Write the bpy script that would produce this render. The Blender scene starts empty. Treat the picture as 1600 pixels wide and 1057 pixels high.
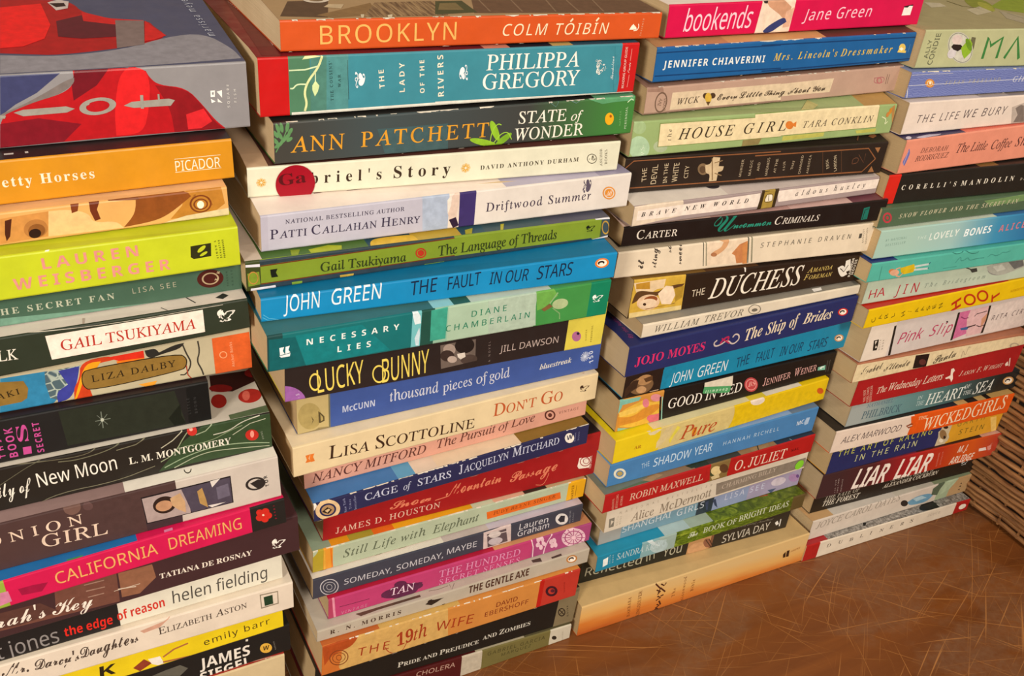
import bpy, bmesh, math, os, random, unicodedata
from mathutils import Matrix, Vector
random.seed(11)
SC = bpy.context.scene
COL = SC.collection
ZT = -0.56780            # height of the table top below the lens

# ------------------------------------------------------------------ camera, world, lights, exposure
cam_data = bpy.data.cameras.new('camera')
cam_data.sensor_width = 36.0
cam_data.lens = 36.0 * 1500.00 / 1600.0
cam_data.clip_start = 0.01
cam = bpy.data.objects.new('camera', cam_data)
COL.objects.link(cam)
_R = [[0.882056, -0.161023, 0.442775], [-0.461783, -0.481886, 0.744676], [0.093457, -0.861312, -0.499408]]
cam.matrix_world = Matrix(((_R[0][0], -_R[0][1], -_R[0][2], 0.0), (_R[1][0], -_R[1][1], -_R[1][2], -0.4250),
                           (_R[2][0], -_R[2][1], -_R[2][2], 0.0), (0, 0, 0, 1)))
SC.camera = cam

world = bpy.data.worlds.new('world')
SC.world = world
world.use_nodes = True
world.node_tree.nodes['Background'].inputs[0].default_value = (1.0, 0.93, 0.84, 1)
world.node_tree.nodes['Background'].inputs[1].default_value = 0.24

def lamp(name, loc, target, size, power, col):
    d = bpy.data.lights.new(name, 'AREA')
    d.shape = 'DISK'; d.size = size; d.energy = power; d.color = col
    o = bpy.data.objects.new(name, d)
    o.location = loc
    o.rotation_euler = (Vector(target) - Vector(loc)).to_track_quat('-Z', 'Y').to_euler()
    COL.objects.link(o)
    return o
lamp('ceiling_and_fill_lamp', (0.15, -1.75, 0.85), (0.35, 0.0, -0.25), 0.40, 25.0, (1.0, 0.91, 0.78))
lamp('ceiling_and_fill_lamp', (-1.20, -1.20, 0.35), (0.35, 0.0, -0.30), 0.40, 28.0, (1.0, 0.91, 0.79))  # low fill added on the left to brighten the left page ends
lamp('ceiling_and_fill_lamp', (1.25, -0.9, 1.1), (0.4, 0.0, -0.3), 0.35, 7.0, (1.0, 0.89, 0.74))

SC.view_settings.view_transform = 'Standard'
SC.view_settings.look = 'None'
SC.view_settings.gamma = 1.0
SC.view_settings.use_curve_mapping = False
SC.view_settings.exposure = 0.09

# ------------------------------------------------------------------ helpers
def tag(o, label=None, cat=None, group=None, kind=None):
    if label: o['label'] = label
    if cat: o['category'] = cat
    if group: o['group'] = group
    if kind: o['kind'] = kind
    return o
def link(name, me, parent=None):
    o = bpy.data.objects.new(name, me)
    COL.objects.link(o)
    if parent: o.parent = parent
    return o
def lin(h):
    h = h.lstrip('#')
    r = []
    for i in (0, 2, 4):
        c = int(h[i:i+2], 16) / 255.0
        r.append(c / 12.92 if c <= 0.04045 else ((c + 0.055) / 1.055) ** 2.4)
    return (r[0], r[1], r[2], 1.0)
MATS = {}
def newmat(name):
    m = bpy.data.materials.new(name); m.use_nodes = True
    nt = m.node_tree
    return m, nt, nt.nodes['Principled BSDF']
def nd(nt, t, **kw):
    n = nt.nodes.new(t)
    for k, v in kw.items(): setattr(n, k, v)
    return n
def coords(nt, scale=(1, 1, 1), rot=(0, 0, 0), unit=1.0):
    tc = nd(nt, 'ShaderNodeTexCoord'); mp = nd(nt, 'ShaderNodeMapping')
    mp.inputs['Scale'].default_value = [q * unit for q in scale]; mp.inputs['Rotation'].default_value = rot
    nt.links.new(tc.outputs['Object'], mp.inputs['Vector'])
    return mp.outputs['Vector']
def ramp(nt, fac, stops):
    r = nd(nt, 'ShaderNodeValToRGB')
    e = r.color_ramp.elements
    while len(e) < len(stops): e.new(0.5)
    for el, (p, c) in zip(e, stops): el.position = p; el.color = lin(c) if isinstance(c, str) else c
    nt.links.new(fac, r.inputs['Fac'])
    return r.outputs['Color']
def noise(nt, vec, scale, detail=3, rough=0.5, dist=0.0):
    n = nd(nt, 'ShaderNodeTexNoise')
    n.inputs['Scale'].default_value = scale; n.inputs['Detail'].default_value = detail
    n.inputs['Roughness'].default_value = rough; n.inputs['Distortion'].default_value = dist
    nt.links.new(vec, n.inputs['Vector'])
    return n.outputs['Fac']
def mix(nt, fac, a, b, mode='MIX'):
    m = nd(nt, 'ShaderNodeMix', data_type='RGBA', blend_type=mode)
    if isinstance(fac, float): m.inputs[0].default_value = fac
    else: nt.links.new(fac, m.inputs[0])
    for s, v in ((m.inputs[6], a), (m.inputs[7], b)):
        if isinstance(v, tuple): s.default_value = v
        else: nt.links.new(v, s)
    return m.outputs[2]
MM = 0.001          # book parts are modelled in millimetres
def mat_cover(h):
    """printed, lightly handled paperback cover stock"""
    k = 'cover' + h
    if k in MATS: return MATS[k]
    if h.startswith('N:'): return mat_print(h[2:])
    m, nt, b = newmat('cover_' + h.lstrip('#'))
    v = coords(nt, (1, 1, 1), unit=MM)
    f = noise(nt, v, 70, 4, 0.65)
    c = lin(h)
    col = ramp(nt, f, [(0.25, tuple(x * 0.90 for x in c[:3]) + (1,)), (0.75, tuple(min(1, x * 1.07) for x in c[:3]) + (1,))])
    nt.links.new(col, b.inputs['Base Color'])
    rr = ramp(nt, noise(nt, v, 110, 3), [(0.3, (0.33, 0.33, 0.33, 1)), (0.7, (0.48, 0.48, 0.48, 1))])
    nt.links.new(rr, b.inputs['Roughness'])
    b.inputs['Specular IOR Level'].default_value = 0.28
    bp = nd(nt, 'ShaderNodeBump'); bp.inputs['Strength'].default_value = 0.08; bp.inputs['Distance'].default_value = 0.001
    nt.links.new(noise(nt, v, 160, 2), bp.inputs['Height']); nt.links.new(bp.outputs['Normal'], b.inputs['Normal'])
    MATS[k] = m
    return m
def mat_ink(h):
    if h.startswith('N:'): return mat_print(h[2:])
    k = 'ink' + h
    if k in MATS: return MATS[k]
    m, nt, b = newmat('ink_' + h.lstrip('#'))
    c = lin(h)
    f = noise(nt, coords(nt, unit=1.0), 0.22, 3, 0.6)
    nt.links.new(ramp(nt, f, [(0.3, tuple(x * 0.84 for x in c[:3]) + (1,)), (0.7, tuple(min(1, x * 1.08) for x in c[:3]) + (1,))]), b.inputs['Base Color'])
    b.inputs['Roughness'].default_value = 0.42
    b.inputs['Specular IOR Level'].default_value = 0.28
    MATS[k] = m
    return m
def mat_print(n):
    k = 'print' + n
    if k in MATS: return MATS[k]
    m, nt, b = newmat('print_' + n)
    b.inputs['Roughness'].default_value = 0.42
    b.inputs['Specular IOR Level'].default_value = 0.28
    if n == 'grass':
        v = coords(nt, (60, 60, 240), (0, 0.9, 0.4), unit=MM)
        c1 = ramp(nt, noise(nt, v, 1.6, 5, 0.7, 1.6), [(0.30, '#2e3c0e'), (0.45, '#4f6214'), (0.58, '#71851f'), (0.72, '#a3ad3c')])
        v2 = coords(nt, unit=MM)
        sep = nd(nt, 'ShaderNodeSeparateXYZ'); nt.links.new(v2, sep.inputs[0])
        mr = nd(nt, 'ShaderNodeMapRange'); mr.inputs[1].default_value = 0.10; mr.inputs[2].default_value = 0.20
        nt.links.new(sep.outputs[0], mr.inputs[0])
        col = mix(nt, mr.outputs[0], c1, mix(nt, 0.55, c1, lin('#3c4014')))
    elif n == 'fishnet':
        v = coords(nt, (260, 260, 260), (0, 0.5, 0), unit=MM)
        vo = nd(nt, 'ShaderNodeTexVoronoi', feature='DISTANCE_TO_EDGE'); vo.inputs['Scale'].default_value = 1.0
        nt.links.new(v, vo.inputs['Vector'])
        col = ramp(nt, vo.outputs['Distance'], [(0.04, '#a8b4a8'), (0.10, '#4c6068')])
    elif n == 'street':
        v = coords(nt, (900, 60, 300), unit=MM)
        col = ramp(nt, noise(nt, v, 1.0, 3, 0.6), [(0.35, '#5f4630'), (0.5, '#86684a'), (0.65, '#a98a62')])
    elif n == 'bluepaisley':
        v = coords(nt, (260, 260, 260), unit=MM)
        w = nd(nt, 'ShaderNodeTexWave', wave_type='RINGS'); w.inputs['Scale'].default_value = 0.9; w.inputs['Distortion'].default_value = 9.0
        w.inputs['Detail'].default_value = 2.0
        nt.links.new(v, w.inputs['Vector'])
        col = ramp(nt, w.outputs['Fac'], [(0.2, '#636da6'), (0.6, '#6e78b0'), (0.9, '#7780b4')])
    elif n == 'ember':
        v = coords(nt, unit=MM)
        sep = nd(nt, 'ShaderNodeSeparateXYZ'); nt.links.new(v, sep.inputs[0])
        ma = nd(nt, 'ShaderNodeMath', operation='MULTIPLY_ADD'); ma.inputs[1].default_value = 0.05; nt.links.new(sep.outputs[0], ma.inputs[0]); nt.links.new(sep.outputs[2], ma.inputs[2])
        nz = noise(nt, coords(nt, (8, 8, 40), unit=MM), 3, 2)
        ad = nd(nt, 'ShaderNodeMath', operation='MULTIPLY_ADD'); ad.inputs[1].default_value = 0.010; nt.links.new(nz, ad.inputs[0]); nt.links.new(ma.outputs[0], ad.inputs[2])
        mr = nd(nt, 'ShaderNodeMapRange'); mr.inputs[1].default_value = 0.0; mr.inputs[2].default_value = 0.042
        nt.links.new(ad.outputs[0], mr.inputs[0])
        col = ramp(nt, mr.outputs[0], [(0.10, '#a84c1c'), (0.38, '#c9752f'), (0.62, '#d6a35c'), (0.9, '#d0ae76')])
    else:  # stone
        v = coords(nt, (300, 300, 300), unit=MM)
        col = ramp(nt, noise(nt, v, 1.2, 5, 0.75), [(0.35, '#4a4640'), (0.5, '#86807a'), (0.65, '#b4aea6')])
    nt.links.new(col, b.inputs['Base Color'])
    MATS[k] = m
    return m
def mat_pages(h):
    """edge of a block of thin paper leaves"""
    k = 'pages' + h
    if k in MATS: return MATS[k]
    m, nt, b = newmat('pages_' + h.lstrip('#'))
    v = coords(nt, (6, 6, 4200), unit=MM)
    f = noise(nt, v, 1.0, 3, 0.7)
    f2 = noise(nt, coords(nt, (30, 30, 30), unit=MM), 1.0, 3, 0.6)
    paper = lin('#dcc296')
    c = tuple(x * 0.35 + y * 0.65 for x, y in zip(lin(h), paper))
    a = ramp(nt, f, [(0.3, tuple(x * 0.80 for x in c[:3]) + (1,)), (0.6, tuple(min(1, x * 1.06) for x in c[:3]) + (1,))])
    d = ramp(nt, f2, [(0.3, (0.86, 0.84, 0.80, 1)), (0.7, (1, 1, 1, 1))])
    nt.links.new(mix(nt, 1.0, a, d, 'MULTIPLY'), b.inputs['Base Color'])
    b.inputs['Roughness'].default_value = 0.9
    b.inputs['Specular IOR Level'].default_value = 0.1
    bp = nd(nt, 'ShaderNodeBump'); bp.inputs['Strength'].default_value = 0.35; bp.inputs['Distance'].default_value = 0.0006
    nt.links.new(f, bp.inputs['Height']); nt.links.new(bp.outputs['Normal'], b.inputs['Normal'])
    MATS[k] = m
    return m

# ------------------------------------------------------------------ lettering
FD = os.path.join(bpy.utils.system_resource('DATAFILES') or '', 'fonts')
FONTS = {}
def font(fn):
    if fn not in FONTS:
        f = None
        try: f = bpy.data.fonts.load(os.path.join(FD, fn))
        except Exception: f = None
        FONTS[fn] = f
    return FONTS[fn]
MATH = 'NotoSansMath-Regular.woff2'
SCR = dict(zip('BEFHILMRego', '\u212c\u2130\u2131\u210b\u2110\u2112\u2133\u211b\u212f\u210a\u2134'))
def alpha(s, up, lo, dg=None, exc={}):
    o = ''
    for c in s:
        if c in exc: o += exc[c]
        elif 'A' <= c <= 'Z': o += chr(up + ord(c) - 65)
        elif 'a' <= c <= 'z': o += chr(lo + ord(c) - 97)
        elif c.isdigit() and dg: o += chr(dg + int(c))
        else: o += c
    return o
# style: (font file, encoder, slant of the glyphs, curve offset)
STY = {
 'S':  (MATH, lambda s: alpha(s, 0x1d434, 0x1d44e, 0x1d7ce, {'h': '\u210e'}), -0.24, 0.003),
 'SI': (MATH, lambda s: alpha(s, 0x1d434, 0x1d44e, 0x1d7ce, {'h': '\u210e'}), 0.0, 0.003),
 'SB': (MATH, lambda s: alpha(s, 0x1d400, 0x1d41a, 0x1d7ce), 0.0, 0.0),
 'BI': (MATH, lambda s: alpha(s, 0x1d468, 0x1d482, 0x1d7ce), 0.0, 0.0),
 'C':  (MATH, lambda s: alpha(s, 0x1d49c, 0x1d4b6, None, SCR), 0.0, 0.012),
 'CB': (MATH, lambda s: alpha(s, 0x1d4d0, 0x1d4ea), 0.0, 0.0),
 'CI': (MATH, lambda s: alpha(s, 0x1d434, 0x1d44e, None, {'h': '\u210e'}), 0.1, 0.0),
 'N':  (MATH, lambda s: s, 0.0, 0.0),
 'L':  (MATH, lambda s: s, 0.0, 0.0),
 'D':  (MATH, lambda s: s, 0.0, 0.0),
 'NB': (MATH, lambda s: alpha(s, 0x1d5d4, 0x1d5ee, 0x1d7ec), 0.0, 0.0),
 'NI': (MATH, lambda s: s, 0.2, 0.0),
 'NI*':(MATH, lambda s: alpha(s, 0x1d5d4, 0x1d5ee, 0x1d7ec), 0.2, 0.0),
 'H':  (MATH, lambda s: s, 0.12, 0.0),
 'M':  ('DejaVuSansMono.woff2', lambda s: s, 0.0, 0.0),
 'E':  ('NotoEmoji-VariableFont_wght.woff2', lambda s: s, 0.0, 0.012),
 'Y':  ('NotoSansSymbols2-Regular.woff2', lambda s: s, 0.0, 0.0),
}
GLY = {}
def glyph_mesh(style, s, sp=1.0):
    """outline of one run: verts (x, y) and faces, in em units, plus its cap height"""
    key = (style, s, sp)
    if key in GLY: return GLY[key]
    fn, enc, shear, off = STY[style]
    cu = bpy.data.curves.new('run', 'FONT')
    f = font(fn)
    body = enc(s)
    if f is None: body = unicodedata.normalize('NFKC', body)
    else: cu.font = f
    cu.body = body
    cu.resolution_u = 3
    cu.offset = off
    cu.space_character = sp
    cu.space_word = 1.0
    o = bpy.data.objects.new('run', cu)
    COL.objects.link(o)
    dg = bpy.context.evaluated_depsgraph_get()
    me = bpy.data.meshes.new_from_object(o.evaluated_get(dg))
    vs = [(v.co.x + shear * v.co.y, v.co.y) for v in me.vertices]
    fs = [tuple(p.vertices) for p in me.polygons]
    bpy.data.meshes.remove(me)
    bpy.data.objects.remove(o)
    bpy.data.curves.remove(cu)
    GLY[key] = (vs, fs)
    return GLY[key]
CAPH = {}
def cap(style):
    if style not in CAPH:
        vs, _ = glyph_mesh(style, 'H' if style not in 'EY' else 'H')
        ys = [v[1] for v in vs] or [0.7]
        CAPH[style] = max(ys) - min(min(ys), 0)
    return CAPH[style]
def run_mesh(style, s, sp=1.0):
    """lettering laid out from x = 0 to its natural width with capitals 1 high"""
    small = style.startswith('^')
    st = style.lstrip('^')
    if st in ('E', 'Y'):
        vs, fs = glyph_mesh(st, s)
        if not vs: return [], [], 1
        x0 = min(v[0] for v in vs); x1 = max(v[0] for v in vs); y0 = min(v[1] for v in vs); y1 = max(v[1] for v in vs)
        h = max(y1 - y0, 1e-6)
        return [((v[0] - x0) / h, (v[1] - y0) / h) for v in vs], fs, (x1 - x0) / h
    c = cap(st)
    runs = []
    if small:
        cur = ''
        mode = None
        for ch in s:
            m = ch.islower()
            if ch in " '.": m = mode
            if mode is None or m == mode: cur += ch
            else: runs.append((cur, mode)); cur = ch
            mode = m
        runs.append((cur, mode))
    else: runs = [(s, False)]
    V, F, x = [], [], 0.0
    for t, lo in runs:
        k = 0.76 if lo else 1.0
        lead = len(t) - len(t.lstrip()); trail = len(t) - len(t.rstrip())
        t2 = t.strip().upper() if small else t.strip()
        x += 0.32 * lead * sp
        if t2:
            vs, fs = glyph_mesh(st, t2, sp)
            if vs:
                x0 = min(v[0] for v in vs); x1 = max(v[0] for v in vs)
                b = len(V)
                V += [((v[0] - x0) / c * k + x, v[1] / c * k) for v in vs]
                F += [tuple(i + b for i in f) for f in fs]
                x += (x1 - x0) / c * k + 0.09 + 0.55 * (sp - 1)
        x += 0.32 * trail * sp
    return V, F, max(x - 0.09 - 0.55 * (sp - 1), 1e-6)

# ------------------------------------------------------------------ paperbacks
FOLD = 0.9          # mm, radius of the fold between spine and covers
RAMP = 16.0         # mm, depth over which a cover rises to the book above it
def stops(b):
    return [[1.0, b]] if isinstance(b, str) or b[0][0] == 'grad' else b
def mat_blend(key, st, L):
    """printed colours running into one another along the spine"""
    m, nt, b = newmat('blend_' + key)
    sep = nd(nt, 'ShaderNodeSeparateXYZ'); nt.links.new(coords(nt), sep.inputs[0])
    mr = nd(nt, 'ShaderNodeMapRange'); mr.inputs[1].default_value = 0.0; mr.inputs[2].default_value = L
    nt.links.new(sep.outputs[0], mr.inputs[0])
    ed = [0.0] + [max(0.0, min(1.0, u)) for u, _ in st]
    col = ramp(nt, mr.outputs[0], [((ed[i] + ed[i + 1]) / 2, c) for i, (_, c) in enumerate(st)])
    nt.links.new(col, b.inputs['Base Color'])
    b.inputs['Roughness'].default_value = 0.4
    b.inputs['Specular IOR Level'].default_value = 0.28
    return m
class Part:
    def __init__(s): s.bm = bmesh.new(); s.m = []
    def slot(s, mat):
        if mat not in s.m: s.m.append(mat)
        return s.m.index(mat)
    def face(s, vs, mat, smooth=False):
        try: f = s.bm.faces.new(vs)
        except ValueError: return
        f.material_index = s.slot(mat); f.smooth = smooth
    def build(s, name, parent):
        me = bpy.data.meshes.new(name)
        s.bm.normal_update()
        s.bm.to_mesh(me); s.bm.free()
        for m in s.m: me.materials.append(m)
        return link(name, me, parent)
def loft(part, xs, prof, colf, inner):
    """solid skin: prof(x) -> list of (y, z) outer points; inner(x) the matching inner points"""
    rings = []
    for x in xs:
        po, pi = prof(x), inner(x)
        rings.append(([part.bm.verts.new((x, y, z)) for y, z in po], [part.bm.verts.new((x, y, z)) for y, z in pi]))
    n = len(rings[0][0])
    for i in range(len(xs) - 1):
        m = colf((xs[i] + xs[i + 1]) / 2)
        a, b = rings[i], rings[i + 1]
        for j in range(n - 1):
            part.face([a[0][j], a[0][j + 1], b[0][j + 1], b[0][j]][::-1], m)
            part.face([a[1][j], b[1][j], b[1][j + 1], a[1][j + 1]][::-1], m)
        part.face([a[0][0], b[0][0], b[1][0], a[1][0]][::-1], m)
        part.face([a[0][-1], a[1][-1], b[1][-1], b[0][-1]][::-1], m)
    for r, m, fl in ((rings[0], colf(xs[0] + 0.01), 1), (rings[-1], colf(xs[-1] - 0.01), 0)):
        for j in range(n - 1):
            q = [r[0][j], r[1][j], r[1][j + 1], r[0][j + 1]]
            part.face(q[::-1] if fl else q, m)
def polys_of(it):
    """flat outlines / triangles of one printed item, millimetres in (s, t)"""
    k = it[0]
    if k == 'T':
        _, _, st, _, s, x0, y0, x1, y1, h = it
        V, F, w = run_mesh(st, s)
        d = Vector((x1 - x0, y1 - y0)); L = d.length
        if L < 1e-6: return [], []
        q = L / max(h, 0.1) / w
        if q > 1.08 and len(s) > 2 and st.lstrip('^') not in ('C', 'CB', 'CI', 'E', 'Y', 'H'):
            # wide setting: letterspace instead of stretching the letters
            V, F, w = run_mesh(st, s, round(min(1.0 + (q - 1.0) * 0.8, 2.4), 2))
        e = d / L; u = Vector((-e.y, e.x))
        jit = st == 'H'
        return [tuple(Vector((x0, y0)) + e * (v[0] / w * L) + u * (v[1] * h)) for v in V], F
    if k == 'P':
        p = it[3]; n = len(p) // 2
        pts = [Vector((p[2*i], p[2*i+1])) for i in range(n)]
        if n >= 7:
            for _ in range(2):
                q = []
                for i, c in enumerate(pts):
                    a, b = pts[i - 1], pts[(i + 1) % len(pts)]
                    u, v = a - c, b - c
                    if u.length < 1e-4 or v.length < 1e-4: continue
                    if u.angle(v) < 1.75: q.append(c)
                    else: q += [c + u * 0.25, c + v * 0.25]
                pts = q
        return [tuple(c) for c in pts], [tuple(range(len(pts)))]
    if k in 'ER':
        cx, cy, ax, ay, bx, by = it[3:9]
        N = 28
        ring = lambda q: [(cx + q * (ax * math.cos(2*math.pi*i/N) + bx * math.sin(2*math.pi*i/N)), cy + q * (ay * math.cos(2*math.pi*i/N) + by * math.sin(2*math.pi*i/N))) for i in range(N)]
        if k == 'E': return ring(1.0), [tuple(range(N))]
        w = min(it[9], 0.95) / 2
        return ring(1 + w) + ring(1 - w), [(i, (i + 1) % N, N + (i + 1) % N, N + i) for i in range(N)]
    if k == 'L':
        w = it[3] / 2; p = it[4]; pts = [Vector((p[2*i], p[2*i+1])) for i in range(len(p) // 2)]
        if len(pts) > 3 and it[3] < 1.6:
            for _ in range(2):
                q = [pts[0]]
                for a, b in zip(pts, pts[1:]): q += [a * 0.75 + b * 0.25, a * 0.25 + b * 0.75]
                pts = q + [pts[-1]]
        V, F = [], []
        for i, q in enumerate(pts):
            a = pts[max(i - 1, 0)]; b = pts[min(i + 1, len(pts) - 1)]
            t = (b - a)
            t = t.normalized() if t.length > 1e-6 else Vector((1, 0))
            nn = Vector((-t.y, t.x)) * w
            V += [tuple(q + nn), tuple(q - nn)]
        F = [(2*i, 2*i+1, 2*i+3, 2*i+2) for i in range(len(pts) - 1)]
        return V, F
    return [], []
def print_on(part, it, eps, cuts, lim, place, mat):
    """print one item on a surface: clip to lim, cut at the folds, then wrap with place()"""
    V, F = polys_of(it)
    if not V: return
    t = bmesh.new()
    vs = [t.verts.new((v[0], v[1], 0)) for v in V]
    for f in F:
        try: t.faces.new([vs[i] for i in f])
        except ValueError: pass
    lo = Vector((min(v[0] for v in V), min(v[1] for v in V))); hi = Vector((max(v[0] for v in V), max(v[1] for v in V)))
    for co, no in lim:
        t_geom = t.verts[:] + t.edges[:] + t.faces[:]
        if any((v.co - co).dot(no) > 0 for v in t.verts):
            bmesh.ops.bisect_plane(t, geom=t_geom, dist=1e-6, plane_co=co, plane_no=no, clear_outer=True)
    for co, no in cuts:
        s = [(v.co - co).dot(no) for v in t.verts]
        if s and min(s) < -1e-5 and max(s) > 1e-5:
            bmesh.ops.bisect_plane(t, geom=t.verts[:] + t.edges[:] + t.faces[:], dist=1e-6, plane_co=co, plane_no=no)
    if any(len(f.verts) > 4 for f in t.faces):
        bmesh.ops.triangulate(t, faces=[f for f in t.faces if len(f.verts) > 4])
    mp = {}
    mi = mat
    for f in t.faces:
        q = []
        for v in f.verts:
            if v not in mp: mp[v] = part.bm.verts.new(place(v.co.x, v.co.y, eps))
            q.append(mp[v])
        if f.normal.z < 0: q = q[::-1]
        part.face(q, mi)
    t.free()
def build_book(rec):
    (key, label, org, yaw, tilt, L, tL, tR, fL, fR, W, sp, fr, bkc, pg, arts, wear, stk) = rec
    root = bpy.data.objects.new('paperback_book', None)
    COL.objects.link(root)
    root.empty_display_size = 0.02
    tag(root, label, 'book', GROUPS[key[0]])
    X = Matrix.Translation(Vector(org)) @ Matrix.Rotation(math.radians(yaw), 4, 'Z') @ Matrix.Rotation(-math.radians(tilt), 4, 'Y') @ Matrix.Scale(0.001, 4)
    root.matrix_world = X
    top = lambda x: tL + (tR - tL) * x / L
    rise = lambda x: (fL - tL) + ((fR - tR) - (fL - tL)) * x / L
    r = FOLD
    ck = 0.35
    RAMP = W - 1.0 if key.endswith('01') else 16.0
    def xs_of(b):
        xs = {0.0, L}
        for u, _ in stops(b)[:-1]: xs.add(round(u * L, 3))
        return sorted(xs)
    def colf(b):
        if not isinstance(b, str) and b[0][0] == 'grad':
            gm = mat_blend(key, b[0][1], L)
            return lambda x: gm
        S = stops(b)
        def f(x):
            for u, c in S:
                if x <= u * L + 1e-6: return mat_cover(c)
            return mat_cover(S[-1][1])
        return f
    def prof(x):
        T = top(x)
        return [(r, 0), (0.293 * r, 0.293 * r), (0, r), (0, T - r), (0.293 * r, T - 0.293 * r), (r, T)]
    def inner(x):
        T = top(x)
        return [(r, ck), (r * 0.6, ck + 0.25), (ck, r), (ck, T - r), (r * 0.6, T - ck - 0.25), (r, T - ck)]
    S = Part()
    loft(S, xs_of(sp), prof, colf(sp), inner)
    Fp = Part()
    loft(Fp, xs_of(fr), lambda x: [(r, top(x)), (RAMP, top(x) + rise(x)), (W, top(x) + rise(x))], colf(fr), lambda x: [(r, top(x) - ck), (RAMP, top(x) + rise(x) - ck), (W, top(x) + rise(x) - ck)])
    Bp = Part()
    loft(Bp, [0.0, L], lambda x: [(W, 0), (r, 0)], lambda x: mat_cover(bkc), lambda x: [(W, ck), (r, ck)])
    Pp = Part()
    loft(Pp, [0.35, L - 0.35], lambda x: [(W - 0.8, ck + 0.02), (1.0, ck + 0.02), (ck + .05, r), (ck + .05, top(x) - r), (1.0, top(x) - ck - .02), (RAMP, top(x) + rise(x) - ck - .02), (W - 0.8, top(x) + rise(x) - ck - .02)], lambda x: mat_pages(pg), lambda x: [(W - 0.8, (top(x)) / 2)] * 7)
    # printing
    def y_at(s, t):
        T = top(s)
        q = min(t, T - t)
        if q >= r: return 0.0
        if q >= 0.293 * r: return (r - q) * 0.293 / 0.707
        return 0.293 * r + (0.293 * r - max(q, 0)) * 0.707 / 0.293
    sl = (tR - tL) / L
    nup = Vector((-sl, 1, 0)).normalized()
    lim_s = [(Vector((0, 0.02, 0)), Vector((0, -1, 0))), (Vector((0, tL - 0.02, 0)), nup), (Vector((0.02, 0, 0)), Vector((-1, 0, 0))), (Vector((L - 0.02, 0, 0)), Vector((1, 0, 0)))]
    cut_s = [(Vector((0, q, 0)), Vector((0, 1, 0))) for q in (0.293 * r, r)] + [(Vector((0, tL - q, 0)), nup) for q in (0.293 * r, r)]
    lim_f = [(Vector((0, r, 0)), Vector((0, -1, 0))), (Vector((0, W - 0.1, 0)), Vector((0, 1, 0))), (Vector((0.02, 0, 0)), Vector((-1, 0, 0))), (Vector((L - 0.02, 0, 0)), Vector((1, 0, 0)))]
    cut_f = [(Vector((0, RAMP, 0)), Vector((0, 1, 0)))]
    pl_s = lambda s, t, e: (s, y_at(s, t) - e, t + (e * 0.5 if top(s) - t < r else (-e * 0.5 if t < r else 0)))
    pl_f = lambda s, d, e: (s, d, top(s) + rise(s) * min(max((d - r) / (RAMP - r), 0), 1) + e)
    rnd = random.Random(key)
    items = list(arts)
    if wear:
        for _ in range(26):
            s0 = rnd.uniform(0, L); w = rnd.uniform(1, 6) * rnd.choice((0.5, 1, 1.6)); T = top(s0); h = rnd.uniform(0.25, 0.8)
            pts = []
            for q in range(5): pts += [round(s0 + w * q / 4, 2), round(top(s0 + w * q / 4) - rnd.uniform(0.2, 1) * h, 2)]
            pts += [s0 + w, top(s0 + w), s0, T]
            items.append(['P', 'S', '#d8ccba', pts])
        for _ in range(5):
            s0 = rnd.uniform(0, L); w = rnd.uniform(2, 7)
            items.append(['P', 'S', '#d8ccba', [s0, 0, s0 + w, 0, s0 + w * 0.6, rnd.uniform(.3, .6), s0 + w * .3, rnd.uniform(.3, .5)]])
    for i, it in enumerate(items):
        e = 0.03 + 0.008 * i
        c = it[3] if it[0] == 'T' else it[2]
        if it[1] == 'S': print_on(S, it, e, cut_s, lim_s, pl_s, mat_ink(c))
        else: print_on(Fp, it, e, cut_f, lim_f, pl_f, mat_ink(c))
    # worn white paper at the head and tail edge of the spine
    sp_o = S.build('spine', root)
    Fp.build('front_cover', root)
    Bp.build('back_cover', root)
    Pp.build('page_block', root)
    if stk:
        K = Part()
        if stk[0] == 'round_sticker':
            _, c, cx, cy, rad = stk
            # thin disc; what hangs below the spine bends forward onto the book underneath
            fold = lambda x, z, e: (x, -e, z) if z > -1.2 else (x, -e - min(-1.2 - z, 3.0), -1.2)
            ring = []
            for i in range(40): ring += [cx + rad * math.cos(2*math.pi*i/40), cy + rad * math.sin(2*math.pi*i/40)]
            cutz = [(Vector((0, -1.2, 0)), Vector((0, 1, 0)))]
            print_on(K, ['P', 'S', c, ring], 0.42, cutz, [], fold, mat_cover(c))
            if key == 'b04': print_on(K, ['T', 'S', 'SB', '#52060e', 'Ga', cx - rad * 0.82, cy - rad * 0.05, cx + rad * 0.55, cy + rad * 0.06, rad * 0.58], 0.47, [], [], lambda s, t, e: (s, -e, t), mat_ink('#52060e'))
            o = K.build('round_sticker', root)
            tag(o, 'round red sticker' if key[0] == 'b' else 'small round green sticker')
        else:
            _, pw, pgn, x0, y0, x1, y1 = stk
            for pts, c, e in ((pw, '#d8cdb8', 0.5), (pgn, '#4f9a62', 0.52)):
                it = ['P', 'S', c, pts]
                print_on(K, it, e, [], [], lambda s, t, e: (s, -e, t), mat_ink(c))
            print_on(K, ['T', 'S', 'NB', '#c8e0c4', 'Goodwill', x0, y0, x1, y1, 2.2], 0.56, [], [], lambda s, t, e: (s, -e, t), mat_ink('#c8e0c4'))
            o = K.build('price_label', root)
            tag(o, 'white and green price label')
    return root
GROUPS = {'a': 'paperbacks in the leftmost stack', 'b': 'paperbacks in the second stack', 'c': 'paperbacks in the third stack', 'd': 'paperbacks in the rightmost stack'}

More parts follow.
